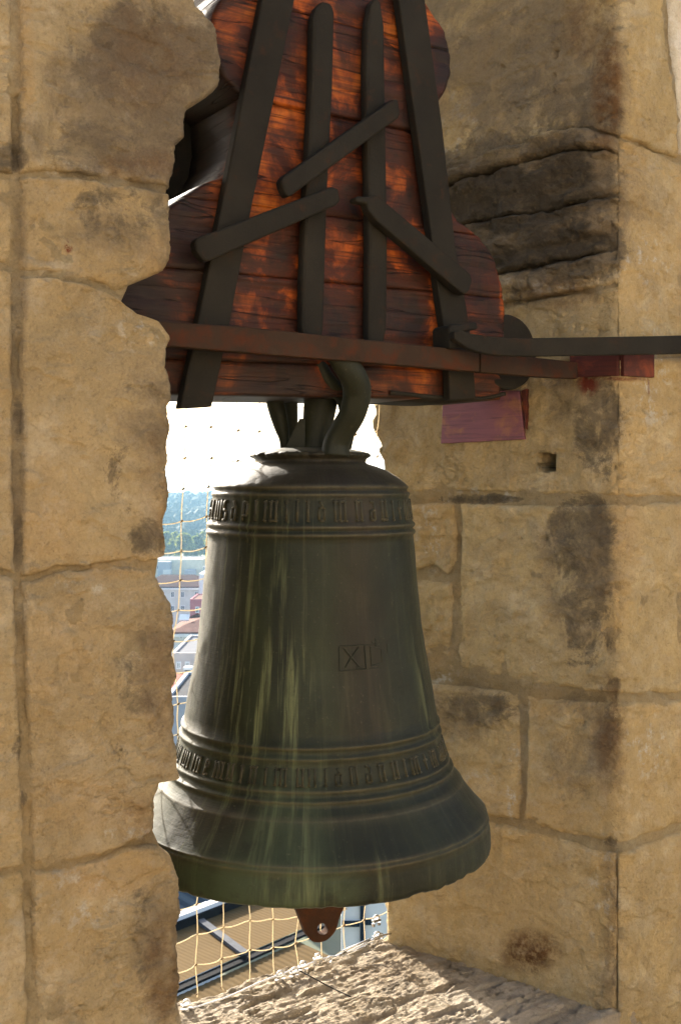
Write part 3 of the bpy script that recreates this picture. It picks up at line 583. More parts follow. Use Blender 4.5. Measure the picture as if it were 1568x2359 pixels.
# ---- timbers let into the right pier
rt = thing('timber_block', map_right(np.array(1425.), np.array(865.))[0], 'red painted timber block let into the pier corner under the lever bar', 'timber')
def corner_box(x0, x1, y0, y1, out, name, mat, parent, th=.12):
    xs = np.linspace(x0, x1, 2); g = [(x0, y0[0]), (x1, y0[1]), (x1, y1[1]), (x0, y1[0])]
    P, N = map_right(np.array([a for a, _ in g], float), np.array([b for _, b in g], float))
    N = np.where((np.array([a for a, _ in g]) >= 1425)[:, None], NRM_F, NRM_R) if (x0+x1)/2 > 1425 else np.broadcast_to(NRM_R, (4, 3))
    if (x0+x1)/2 > 1425: N = np.broadcast_to(NRM_F, (4, 3))
    Pf = P+N*out; Pb = P-N*th
    return bevel(recalc(mk(name, np.concatenate([Pf, Pb]), [(0, 1, 2, 3), (7, 6, 5, 4)]+[(i, 4+i, 4+(i+1) % 4, (i+1) % 4) for i in range(4)], mat, parent, False)), .003)
corner_box(1316, 1429, (790, 790), (870, 866), .015, 'timber', M['redwood'], rt)
corner_box(1431, 1499, (790, 790), (866, 870), .012, 'timber', M['redwood'], rt)
pb = thing('wooden_board', map_right(np.array(1110.), np.array(1020.))[0], 'purple brown wooden board set in the pier below the axle', 'board')
P, N = map_right(np.array([1026, 1200, 1212, 1020.]), np.array([900, 900, 1012, 1022.]))
Pf = P+N*.014; Pb = P-N*.05
bevel(recalc(mk('board', np.concatenate([Pf, Pb]), [(0, 1, 2, 3), (7, 6, 5, 4)]+[(i, 4+i, 4+(i+1) % 4, (i+1) % 4) for i in range(4)], M['purple'], pb, False)), .002)
P, N = map_right(np.array([1203, 1216, 1216, 1213.]), np.array([900, 895, 990, 985.]))
Pf = P+N*.012; Pb = P-N*.05
bevel(recalc(mk('wedge', np.concatenate([Pf, Pb]), [(0, 1, 2, 3), (7, 6, 5, 4)]+[(i, 4+i, 4+(i+1) % 4, (i+1) % 4) for i in range(4)], M['redwood'], pb, False)), .002)

# ------------------------------------------------------------------ bell
BX, BD = 716.0, 2.85
def rz(r, y):
    s = r/F; R = BD*s/math.sqrt(1+s*s); return R, (CY-y)/F*(BD-R*R/BD)
PROF = [(0, 1029), (40, 1030), (80, 1033), (115, 1039), (133, 1044), (138, 1048), (137, 1052), (129, 1057), (126, 1063), (130, 1068), (150, 1074), (176, 1083), (202, 1099), (218, 1113), (224, 1119), (225, 1122), (222, 1126), (222, 1131), (227, 1134), (229, 1138), (227, 1142), (226, 1146), (228, 1160), (231, 1180), (233, 1199), (237, 1203), (239, 1207), (237, 1211), (234, 1214), (235, 1217), (239, 1220), (241, 1224), (239, 1228), (235, 1232), (236, 1245), (241, 1300), (247, 1360), (254, 1430), (262, 1490), (271, 1540), (281, 1592), (288, 1632), (292, 1656), (297, 1659), (298, 1663), (294, 1667), (296, 1678), (301, 1681), (302, 1685), (298, 1689), (302, 1702), (308, 1722), (314, 1740), (319, 1743), (321, 1747), (318, 1751), (322, 1760), (328, 1763), (330, 1767), (327, 1770), (332, 1778), (340, 1789), (348, 1797), (350, 1799), (352, 1803), (360, 1816), (372, 1833), (386, 1851), (397, 1864), (404, 1872), (407, 1875.5), (409, 1877), (407, 1880), (410, 1883), (412, 1887), (410, 1890), (413, 1905), (415, 1925), (416, 1945), (415, 1953), (411, 1957),
        (398, 1952), (370, 1905), (330, 1830), (290, 1720), (258, 1560), (236, 1380), (222, 1200), (200, 1110), (0, 1085)]
PR = np.array([rz(*p) for p in PROF])
BC = np.array([(BX-CX)/F*BD, BD, 0.0])
outer = 82 + 1
oz = PR[5:outer-4, 1][::-1]; orad = PR[5:outer-4, 0][::-1]
def brad(z): return np.interp(z, oz, orad)
bell = thing('bell', BC+np.array([0, 0, PR[outer-4, 1]]), 'large green bronze church bell with two raised inscription bands', 'bell')
def bell_body():
    n = 240; th = np.arange(n)/n*2*math.pi
    # refine long segments
    q = [PR[0]]
    for a, b in zip(PR[:-1], PR[1:]):
        k = max(1, int(np.linalg.norm(b-a)/.02))
        for j in range(1, k+1): q.append(a+(b-a)*j/k)
    q = np.array(q); m = len(q)
    R = q[:, 0][:, None]+0*th; Zz = q[:, 1][:, None]+0*th
    cs = np.stack([np.cos(th), np.sin(th), 0*th], -1)
    Pn = np.stack([R*np.cos(th), R*np.sin(th), Zz], -1)
    dz = .0022*fbm(Pn*7, 3)+.0010*fbm(Pn*40, 3); R = R + dz*(R > .05)
    low = sstep(-.905, -.922, Zz)
    Zz = Zz + low*(.006*np.maximum(0, fbm(np.stack([cs[:, 0]*26, cs[:, 1]*26, 0*th], -1), 3)))[None]
    top = sstep(.0815, .079, np.abs(Zz-.0)) * 0
    plate_ = (np.abs(q[:, 0]-rz(137, 1050)[0]) < .012) & (q[:, 1] > rz(137, 1056)[1])
    R = R + plate_[:, None]*(.004*fbm(np.stack([cs[:, 0]*9, cs[:, 1]*9, 0*th], -1), 3))[None]
    V = np.stack([R*np.cos(th), R*np.sin(th), Zz], -1).reshape(-1, 3)+BC
    Fc = [(i*n+k, (i+1)*n+k, (i+1)*n+(k+1) % n, i*n+(k+1) % n) for i in range(m-1) for k in range(n)]
    ang = np.broadcast_to(th, (m, n)); fa = (ang+math.pi/2+math.pi) % (2*math.pi)-math.pi       # 0 = facing the camera, + to the right
    uvm = np.stack([ang*.42, Zz], -1).reshape(-1, 2)
    ycam = CY-Zz*F/(BD-R); xx = np.sin(fa)                                                     # -1..1 across the front
    def band(y0, y1, f=25): return sstep(y0-f, y0+f, ycam)*(1-sstep(y1-f, y1+f, ycam))
    def xb(a, b, f=.08): return sstep(a-f, a+f, xx)*(1-sstep(b-f, b+f, xx))
    streak = 1.1*band(1500, 1720, 60)*xb(-.55, .02)+.55*band(1260, 1720, 60)*xb(-.8, -.05)+.6*xb(.86, .97, .04)*band(1150, 1800)+.5*band(1140, 1240)*xb(-.7, .1)+.55*band(1730, 2090)*xb(-.7, .1)+.4*band(1980, 2100)*xb(-1, .4)+.06
    green = .55*band(1730, 2100)*xb(-1, .12)+1.0*band(2000, 2100)*xb(-1, .25)+.25*band(1250, 1700)*xb(-.5, .2)
    red = .3*xb(.28, .58, .12)*band(1250, 1720, 40)+.45*band(1040, 1125)+.4*band(1860, 1970)*xb(-.8, -.3)+.5*band(1140, 1240)*xb(.3, .7)
    zc = [rz(*p)[1] for p in ((229, 1138), (239, 1207), (241, 1224), (298, 1663), (302, 1685), (321, 1747), (330, 1767), (409, 1877), (412, 1887), (225, 1121), (350, 1799))]
    crest = np.max([np.exp(-((Zz-c)/.0035)**2) for c in zc], axis=0)
    f = lambda a: np.clip(a, 0, 1.3).ravel()
    return mk('bell_body', V, Fc, M['bell'], bell, True, {'streak': f(streak), 'green': f(green), 'red': f(red), 'crest': f(crest)}, uvm)
bell_body()
def bell_pt(a, z, off):                                     # a: 0 faces the camera, + to the right (radians)
    r = brad(z)+off; return BC+np.stack([r*np.sin(a), -r*np.cos(a), z+0*a], -1)
# raised black-letter inscription: strokes (x0,y0,x1,y1) in a unit cell
MIN = lambda x: [(x, .06, x, .94), (x-.13, .90, x+.13, .98), (x-.13, .10, x+.13, .02)]
GLY = {'i': (.42, MIN(.21)), 'n': (.85, MIN(.22)+MIN(.64)+[(.22, .88, .64, .97)]), 'u': (.85, MIN(.22)+MIN(.64)+[(.22, .12, .64, .04)]), 'm': (1.25, MIN(.22)+MIN(.62)+MIN(1.02)+[(.22, .9, 1.02, .96)]),
       's': (.7, [(.15, .95, .55, .95), (.15, .95, .15, .58), (.15, .58, .55, .42), (.55, .42, .55, .05), (.12, .05, .55, .05)]), 't': (.6, [(.25, 0.05, .25, 1.0), (.08, .8, .5, .8), (.25, .05, .5, .12)]),
       'l': (.42, [(.2, .02, .2, 1.0), (.1, .96, .3, 1.0)]), 'd': (.8, [(.2, .1, .2, .6), (.62, .08, .62, .6), (.2, .62, .62, .72), (.2, .06, .62, .06), (.62, .6, .3, .98)]),
       'e': (.7, [(.2, .1, .2, .9), (.2, .92, .55, .85), (.55, .85, .55, .55), (.2, .5, .55, .55), (.2, .07, .58, .12)]), 'a': (.75, [(.58, .04, .58, .92), (.2, .1, .2, .5), (.2, .5, .58, .5), (.2, .08, .58, .05), (.2, .95, .58, .9)]),
       'r': (.6, MIN(.22)+[(.22, .85, .5, .95), (.5, .95, .5, .8)]), 'p': (.8, [(.2, .0, .2, .95), (.62, .3, .62, .85), (.2, .93, .62, .88), (.2, .28, .62, .28)]), '+': (.7, [(.35, .05, .35, .95), (.08, .6, .62, .6)])}
def glyph(strokes, a0, z0, wid, hei, lw, off, taper):
    mb = MB()
    for (x0, y0, x1, y1) in strokes:
        p0, p1 = np.array([x0*wid, y0*hei]), np.array([x1*wid, y1*hei]); d = p1-p0; L = np.linalg.norm(d)+1e-9; d = d/L; nrm = np.array([-d[1], d[0]])*lw/2
        k = max(2, int(L/.02)+1); ts = np.linspace(0, 1, k); V = []
        for hgt, sc in ((-.002, 1.25), (off, .7)):
            for s in (-1, 1):
                for t in ts:
                    q = p0+d*L*t+nrm*s*sc; z = z0+q[1]; V.append(bell_pt(np.array(a0+q[0]/brad(z0)), np.array(z), hgt))
        A = lambda h, s, i: (h*2+s)*k+i
        Fc = []
        for i in range(k-1):
            Fc += [(A(1, 0, i), A(1, 0, i+1), A(1, 1, i+1), A(1, 1, i)), (A(0, 0, i), A(0, 0, i+1), A(1, 0, i+1), A(1, 0, i)), (A(1, 1, i), A(1, 1, i+1), A(0, 1, i+1), A(0, 1, i))]
        Fc += [(A(0, 0, 0), A(1, 0, 0), A(1, 1, 0), A(0, 1, 0)), (A(0, 0, k-1), A(0, 1, k-1), A(1, 1, k-1), A(1, 0, k-1))]
        mb.add(V, Fc)
    return mb
M['letter'] = M['bell']
def inscription(text, zlo, zhi, cell, lw, a0):
    r = brad((zlo+zhi)/2); a = a0
    for ch in text:
        if ch == ' ': a += .35*cell/r; continue
        w_, st = GLY[ch]
        if a > a0+2*math.pi-.05: break
        mb = glyph(st, a, zlo, cell, zhi-zlo, lw, .0032, 0); o = mb.build('letter', M['letter'], bell, True); recalc(o)
        n = len(mb.V)
        for nm, val in (('streak', .25), ('crest', .75)):
            o.data.attributes.new(nm, 'FLOAT', 'POINT').data.foreach_set('value', np.full(n, val, np.float32))
        a += w_*cell/r*1.08
inscription('ils t iils d p l iu i l i d m n a u i + ins lit isu di npi l it ma dnu i tel s i n ut iis mil', rz(232, 1195)[1], rz(227, 1150)[1], .032, .0058, -1.5)
inscription('u n tu iui ln e mu i n i m uil i d il a n u i m + in au nil m d uin i e m un il i a n ui mi n u l d in um i l n ue ini m u a d il n', rz(313, 1736)[1], rz(303, 1697)[1]-.004, .030, .0048, -1.52)
# small framed panel with a letter and a cross
zp = -(1545-CY)/F*(BD-.29); zq = -(1490-CY)/F*(BD-.29)
def px2a(x, z): return math.asin(np.clip((x-BX)/F*(BD-brad(z)*.9)/brad(z), -1, 1))
A0, A1 = px2a(790, zp), px2a(905, zp); wd = (A1-A0)*brad(zp); hg = zq-zp
mb = glyph([(0, 0, 1, 0), (1, 0, 1, 1), (1, 1, 0, 1), (0, 1, 0, 0), (.5, 0, .5, 1)], A0, zp, wd, hg, .0026, .0004, 0); recalc(mb.build('panel_frame', M['bell'], bell))
mb = glyph([(.10, .9, .38, .1), (.38, .9, .22, .5), (.22, .5, .10, .1), (.30, .08, .44, .08)], A0, zp, wd, hg, .0036, .0006, 0); recalc(mb.build('letter', M['bell'], bell))
mb = glyph([(.62, .1, .62, .92), (.62, .9, .85, .78), (.85, .78, .85, .2), (.62, .12, .85, .2), (.74, .9, .74, 1.25), (.66, 1.1, .82, 1.1)], A0, zp, wd, hg, .0036, .0006, 0); recalc(mb.build('emblem', M['bell'], bell))
# crown loops
def loop(name, pts, flat=1.0, n=18, mat=None):
    P = np.array([at(x, y, d) for x, y, d, r in pts]); R = np.array([r/F*d for x, y, d, r in pts])
    Q = spline(np.column_stack([P, R]), 6); mb = MB(); mb.tube(Q[:, :3], Q[:, 3], n, True, flat, up=(0, 1, 0)); o = mb.build(name, mat or M['bell'], bell, True); return o
loop('crown_loop', [(770, 815, 2.62, 22), (787, 831, 2.63, 28), (812, 865, 2.65, 32), (822, 903, 2.68, 34), (812, 951, 2.70, 33), (790, 990, 2.72, 32), (775, 1020, 2.73, 33), (772, 1050, 2.73, 36)], .8)
loop('crown_loop', [(722, 800, 2.66, 14), (734, 832, 2.67, 16), (745, 862, 2.68, 19), (764, 888, 2.70, 20), (790, 912, 2.74, 20), (800, 940, 2.78, 20)], .9)
loop('crown_loop', [(640, 850, 2.83, 20), (631, 890, 2.83, 21), (631, 914, 2.83, 20), (638, 945, 2.84, 20), (647, 980, 2.84, 17), (654, 1009, 2.84, 12), (656, 1036, 2.84, 10)], .8)
loop('crown_loop', [(672, 850, 2.90, 18), (668, 900, 2.90, 18), (670, 950, 2.90, 16), (674, 1000, 2.89, 12), (676, 1036, 2.89, 11)], .8)
loop('crown_loop', [(745, 860, 2.80, 40), (742, 900, 2.80, 40), (735, 950, 2.80, 37), (728, 1000, 2.80, 33), (724, 1040, 2.80, 34)], .7)
loop('crown_loop', [(800, 860, 2.98, 26), (815, 910, 2.98, 28), (800, 970, 2.97, 24), (785, 1040, 2.95, 22)], .8)
Pf = np.array([at(*p, 2.78) for p in ((690, 964), (703, 964), (702, 1034), (656, 1034))]); Pb_ = Pf+np.array([.004, .05, 0])
recalc(mk('crown_web', np.concatenate([Pf, Pb_]), [(0, 1, 2, 3), (7, 6, 5, 4)]+[(i, 4+i, 4+(i+1) % 4, (i+1) % 4) for i in range(4)], M['bell'], bell, False))

# ---- clapper tongue with an eye
def clapper():
    cl = thing('clapper', at(735, 2170, 2.85), 'rusty brown clapper plate with a round eye hanging under the bell', 'clapper')
    D = 2.83; n = 48; ex, ey, er = 744, 2140, 13
    th = np.linspace(0, 2*math.pi, n, endpoint=False)
    inn = np.stack([ex+er*np.cos(th), ey+er*np.sin(th)], -1)
    poly = np.array([(676, 2020), (794, 2020), (793, 2085), (783, 2112), (776, 2138), (764, 2156), (750, 2167), (733, 2171), (718, 2167), (706, 2152), (696, 2126), (686, 2100), (678, 2085)], float)
    P2 = spline(np.vstack([poly]), 6)
    out = []
    cpt = np.array([ex, ey])
    Q = np.vstack([P2, poly[:1]])
    for a in th:
        d = np.array([math.cos(a), math.sin(a)]); best = None
        for p, q in zip(Q[:-1], Q[1:]):
            e = q-p; den = d[0]*e[1]-d[1]*e[0]
            if abs(den) < 1e-9: continue
            w = p-cpt; t = (w[0]*e[1]-w[1]*e[0])/den; s = (w[0]*d[1]-w[1]*d[0])/den
            if t > 0 and -1e-6 <= s <= 1+1e-6 and (best is None or t > best): best = t
        out.append(cpt+d*(best or er))
    out = np.array(out)
    Pi, Po = np.array([at(x, y, D) for x, y in inn]), np.array([at(x, y, D) for x, y in out])
    off = np.array([-.012, .028, 0])
    V = np.concatenate([Pi, Po, Pi+off, Po+off]); Fc = []
    for i in range(n):
        j = (i+1) % n; Fc += [(i, j, n+j, n+i), (2*n+i, 3*n+i, 3*n+j, 2*n+j), (i, 2*n+i, 2*n+j, j), (n+i, n+j, 3*n+j, 3*n+i)]
    bevel(recalc(mk('tongue_plate', V, Fc, M['clap'], cl, False)), .002)
    mb = MB(); mb.tube([at(735, 2030, 2.84), at(730, 1700, 2.85), at(722, 1150, 2.85)], [.03, .025, .02], 16); mb.build('clapper_shaft', M['clap'], cl, True)
clapper()

# ------------------------------------------------------------------ safety net in the outer plane
W_N = 2.792
net = thing('safety_net', xyz(1.5, SILL, W_N), 'beige knotted cord safety net stretched across the opening behind the bell', 'net')
u0, v0, _ = [float(a) for a in uvw(on_w(416, 1194, W_N))]; MS = .0855
cols = range(-3, 17); v_k = range(-18, 27)
def knot(i, j):
    u = u0+i*MS+(-j)*.0024; v = v0-j*MS
    q = np.array([i*.61+3.1, j*.47, 1.7]); u += .016*float(fbm(q, 2)); v += .012*float(fbm(q+9, 2))
    v += .006*math.sin(i*.9)
    bot = SILL+.012
    return u, max(v, bot)
rows = [j for j in range(-22, 20) if v0-j*MS > SILL-.07]
K = {(i, j): knot(i, j) for i in cols for j in rows}
def inside(u): return .55 < u < U_RF+.02
def cord(seq, sag, name='cord'):
    P = []
    for a, b in zip(seq[:-1], seq[1:]):
        for t in np.linspace(0, 1, 6, endpoint=False):
            P.append((a[0]+(b[0]-a[0])*t, a[1]+(b[1]-a[1])*t-sag*4*t*(1-t), .003*math.sin(a[1]*40+t*3)))
    P.append((*seq[-1], 0))
    P = np.array(P); Q = xyz(P[:, 0], P[:, 1], W_N+P[:, 2]); Q = Q+.0016*np.stack([fbm(Q*23, 2), fbm(Q*23+4, 2), fbm(Q*23+8, 2)], -1)
    mb = MB(); mb.tube(Q, .0016, 6); mb.build(name, M['cord'], net, True)
for i in cols:
    s = [K[i, j] for j in rows if inside(K[i, j][0])]
    if len(s) > 2: cord(s, 0)
for j in rows:
    s = [K[i, j] for i in cols if inside(K[i, j][0]) and K[i, j][1] > SILL+.02]
    if len(s) > 2: cord(s, .005)
mb = MB()
for (i, j), (u, v) in K.items():
    if inside(u) and v > SILL+.02:
        c = xyz(u, v, W_N-.001); mb.tube([c-np.array([.004, 0, .003]), c, c+np.array([.004, 0, .003])], [.0016, .0032, .0016], 6)
tag(mb.build('knots', M['knot'], net, True), kind='stuff')
# ---- steel cable, turnbuckle and clips at the sill edge
W_C = 2.745
def sp(x, y): return on_w(x, y, W_C)
cab = MB()
path = [(418, 2330), (520, 2298), (600, 2262), (680, 2232), (740, 2210), (790, 2197), (855, 2165), (872, 2156), (900, 2150)]
Q = spline(on_w(*np.array(path, float).T, W_C), 8); cab.tube(Q, .003, 8)
cable = cab.build('steel_cable', M['steel'], None, True); tag(cable, 'thin steel cable along the outer edge of the sunlit sill', 'cable')
tb = thing('turnbuckle', sp(820, 2190), 'shiny steel turnbuckle lying on the outer sill edge', 'turnbuckle')
a, b = sp(790, 2196), sp(852, 2168); ax = (b-a)/np.linalg.norm(b-a)
for off in (-.008, .008):
    mb = MB(); mb.tube([a+Z*off, b+Z*off], .0035, 8); mb.build('rod', M['steel'], tb, True)
for p, q in ((a-ax*.05, a+ax*.012), (b-ax*.012, b+ax*.04)):
    mb = MB(); mb.tube([p, q], .0045, 8); mb.build('screw', M['steel'], tb, True)
    e = p if p is not None and np.allclose(p, a-ax*.05) else q
    th = np.linspace(0, 2*math.pi, 15); ring = e+.010*(np.cos(th)[:, None]*ax+np.sin(th)[:, None]*Z); mb = MB(); mb.tube(ring, .003, 6, False); mb.build('eye', M['steel'], tb, True)
def clip(p, label):
    c = thing('cable_clip', p, label, 'clip', 'steel cable clips along the sill edge')
    th = np.linspace(-.3, math.pi+.3, 12); P = p+.011*(np.cos(th)[:, None]*T+np.sin(th)[:, None]*Z)+Z*.008; mb = MB(); mb.tube(P, .003, 8); mb.build('bow', M['steel'], c, True)
    mb = MB(); mb.box(p+Z*.004, .03, .014, .009, (T, O, Z)); bevel(mb.build('saddle', M['steel'], c), .002)
    for s in (-1, 1):
        mb = MB(); mb.tube([p+T*s*.011-Z*.004, p+T*s*.011-Z*.013], .0062, 6); mb.build('nut', M['steel'], c)
CL = [((430, 2318), 'steel cable clip half hidden at the left pier foot'), ((645, 2251), 'single steel cable clip well left of the others on the sill edge'), ((678, 2243), 'steel cable clip left of the clapper foot, lower of a close pair'), ((698, 2229), 'steel cable clip beneath the clapper, upper of a close pair'),
      ((732, 2211), 'steel cable clip next to the left end of the turnbuckle'), ((868, 2160), 'steel cable clip at the right end of the turnbuckle in the far corner'), ((866, 2122), 'steel cable clip hanging on the net above the far sill corner')]
for (x, y), lb in CL: clip(sp(x, y), lb)
# the sling line from the clip down over the sill
mb = MB(); a = sp(690, 2235); P = spline([a, a-O*.05+Z*.004, a-O*.12+T*.03-Z*.012, a-O*.2+T*.05-Z*.016], 6); mb.tube(P, .0018, 6)
tag(mb.build('loose_wire', M['iron'], None, True), 'thin dark loose wire end trailing from a clip onto the sill', 'wire')

# ------------------------------------------------------------------ belfry floor and the added bounce wall behind the camera
def floor_mat():
    m = NT('flagstones'); v = m.obj(); b = m.n('ShaderNodeTexBrick'); m.l(m.map(v, (1, 1, 1)), b.inputs['Vector']); b.inputs['Scale'].default_value = 1.2
    b.inputs['Color1'].default_value = (.44, .31, .17, 1); b.inputs['Color2'].default_value = (.40, .28, .15, 1); b.inputs['Mortar'].default_value = (.3, .22, .13, 1)
    return m.fin(m.mix(m.ramp(m.noise(v, 4, 7), (.3, 0), (.7, .5)), b.outputs[0], (.36, .26, .15)), .9)
M['floor'] = floor_mat()
mb = MB(); mb.box((0, -3.5, -1.9), 16, 12.9, .14); fl = mb.build('belfry_floor', M['floor']); tag(fl, kind='structure')

bw = thing('bounce_wall', xyz(1.5, -1.85, -5.4), 'unseen pale wall added behind the camera to bounce sunlight onto the interior', 'wall')
mb = MB(); mb.box(xyz(1.5, .9, -5.4), 16, .5, 5.5, (T, O, Z)); mb.build('bounce_slab', M['plaster'], bw)  # added reflector, pale so the sun bounces back onto the stone

# ------------------------------------------------------------------ the town below
GZ = -38.0
tm = NT('town ground'); v = tm.obj(); M['ground'] = tm.fin(tm.mix(tm.ramp(tm.noise(v, .02, 6), (.4, 0), (.6, 1)), (.16, .15, .12), (.07, .09, .04)), .95)
n = 60; gx = np.linspace(-4000, 4000, n); gy = np.linspace(-1500, 6000, n); V = np.stack([*np.meshgrid(gx, gy), np.full((n, n), GZ)], -1).reshape(-1, 3)
g = mk('ground', V, [(i*n+j, i*n+j+1, (i+1)*n+j+1, (i+1)*n+j) for i in range(n-1) for j in range(n-1)], M['ground'], None, False); tag(g, kind='structure')
# hill
M['hill'] = flat_mat('hill earth', (.05, .065, .03), .4, .02, .95)
nx, ny = 120, 60; hx = np.linspace(-1500, 1500, nx); hy = np.linspace(590, 2600, ny); HX, HY = np.meshgrid(hx, hy)
def hillz(X, Y):
    a = sstep(600, 1500, Y); b = 1-sstep(1900, 2600, Y)
    return GZ-1+(22+5*fbm(np.stack([X/260, Y/400, 0*X], -1), 3))*a*b
V = np.stack([HX, HY, hillz(HX, HY)], -1).reshape(-1, 3)
tag(mk('hill', V, [(i*nx+j, i*nx+j+1, (i+1)*nx+j+1, (i+1)*nx+j) for i in range(ny-1) for j in range(nx-1)], M['hill'], None, True), kind='structure')
M['forest'] = leaf_mat('forest leaves', (.022, .040, .014), (.06, .085, .025)); M['light_leaf'] = leaf_mat('light leaves', (.08, .12, .022), (.24, .26, .05))
def forest():
    bm = bmesh.new(); bmesh.ops.create_icosphere(bm, subdivisions=2, radius=1); iv = np.array([v.co[:] for v in bm.verts]); ifc = np.array([[v.index for v in f.verts] for f in bm.faces]); bm.free()
    N = 4200; y = 640+(1560-640)*rng.random(N)**.8; x = (rng.random(N)*.62-.42)*y; z = hillz(x, y)
    Vs, Fs, tn = [], [], []
    for k in range(N):
        r = rng.uniform(2.8, 6.5); p = iv*(1+.5*fbm(iv*2.6+k*3.1, 3))[:, None]*np.array([r, r, r*rng.uniform(.8, 1.2)])
        Vs.append(p+np.array([x[k], y[k], z[k]+r*.5])); Fs.append(ifc+k*len(iv)); tn.append(np.clip(np.full(len(iv), rng.random())+.3*fbm(iv*3+k, 2), 0, 1))
    o = mk('hill_forest', np.concatenate(Vs), np.concatenate(Fs), M['forest'], None, False, {'tone': np.concatenate(tn)}); tag(o, 'dark hazy wood covering the far hillside', 'forest', None, 'stuff')
forest()
M['bark'] = flat_mat('bark', (.09, .06, .04), .3, 1)
def tree(x, Y, h, wdt, label, mat, seed):
    r = np.random.default_rng(seed); base = at(x, 1280, Y); base[2] = GZ
    t = thing('broadleaf_tree', base, label, 'tree', 'light green trees at the foot of the hill')
    mb = MB(); mb.tube([base, base+Z*h*.35+np.array([.2, 0, 0]), base+Z*h*.6], [.45, .3, .12], 8)
    for k in range(5):
        a = r.random()*6.28; mb.tube([base+Z*h*(.3+.05*k), base+Z*h*(.5+.05*k)+np.array([math.cos(a), math.sin(a), 0])*wdt*.3], [.16, .05], 6)
    mb.build('trunk', M['bark'], t, True)
    nc = 26; V, Fc, tn = [], [], []
    for k in range(nc):
        a = r.random()*6.28; q = r.random()**.5; hh_ = r.uniform(.22, 1.0); rad = wdt*.5*math.sin(math.pi*min(.98, .12+.85*hh_))**.6
        c = base+np.array([math.cos(a)*q*rad, math.sin(a)*q*rad, h*hh_]); tone = r.random()
        for l in range(70):
            d = r.normal(size=3); d /= np.linalg.norm(d); p = c+d*wdt*.17*r.random()**.4; e1 = r.normal(size=3)*.42; e2 = r.normal(size=3)*.42; b = len(V)
            V += [p-e1, p+e2, p+e1, p-e2]; Fc.append((b, b+1, b+2, b+3)); tn += [np.clip(tone+.25*r.normal(), 0, 1)]*4
    mk('crown', V, Fc, mat, t, False, {'tone': tn})
TR = [(352, 560, 13, 7, 'green tree behind the left pier edge at the hill foot'), (384, 548, 14.5, 8, 'rounded yellow green tree at the hill foot beside the left pier'), (402, 590, 12, 8, 'small olive tree between the rounded tree and the tall tree'), (424, 552, 13.5, 9, 'tall light green tree in the middle behind the flat cream block'), (441, 545, 8.5, 7, 'low yellowish tree just above the flat roof'), (462, 570, 13, 9, 'light green tree beside the bell shoulder'), (492, 560, 13.5, 9, 'green tree half hidden behind the bell'), (530, 575, 12, 9, 'green tree wholly behind the upper bell'), (320, 575, 12, 9, 'green tree farthest left behind the pier')]
for k, (x, Y, h, wdt, lb) in enumerate(TR): tree(x, Y, h, wdt, lb, M['light_leaf'], 100+k)

def paint(nm, c): M[nm] = flat_mat(nm, c, .1, .8); return M[nm]
for nm, c in (('white wall', (.62, .61, .58)), ('cream wall', (.66, .60, .46)), ('grey wall', (.38, .39, .42)), ('pink wall', (.42, .14, .15)), ('pale wall', (.55, .48, .45)), ('window glass', (.05, .07, .10)), ('white trim', (.75, .75, .75)), ('dark roof', (.03, .032, .038)), ('grey roof', (.11, .115, .13))): paint(nm, c)
def tile_mat(name, c, sc):
    m = NT(name); v = m.obj(); w = m.n('ShaderNodeTexWave'); m.l(v, w.inputs[0]); w.inputs['Scale'].default_value = sc; w.inputs['Distortion'].default_value = .6
    n = m.noise(v, .8, 6, .7); cc = m.mix(m.ramp(n, (.3, 0), (.7, 1)), tuple(.7*k for k in c), tuple(1.25*k for k in c))
    cc = m.mix(m.ramp(w.outputs[1], (.2, .4), (.6, 0)), cc, tuple(.45*k for k in c)); return m.fin(cc, .9, m.bump(w.outputs[1], .5, .05), 0, .05)
M['dark red tiles'] = tile_mat('dark red tiles', (.050, .018, .020), 1.2); M['salmon tiles'] = tile_mat('salmon tiles', (.16, .075, .055), 1.2); M['red tiles'] = tile_mat('red tiles', (.19, .06, .04), 1.2)
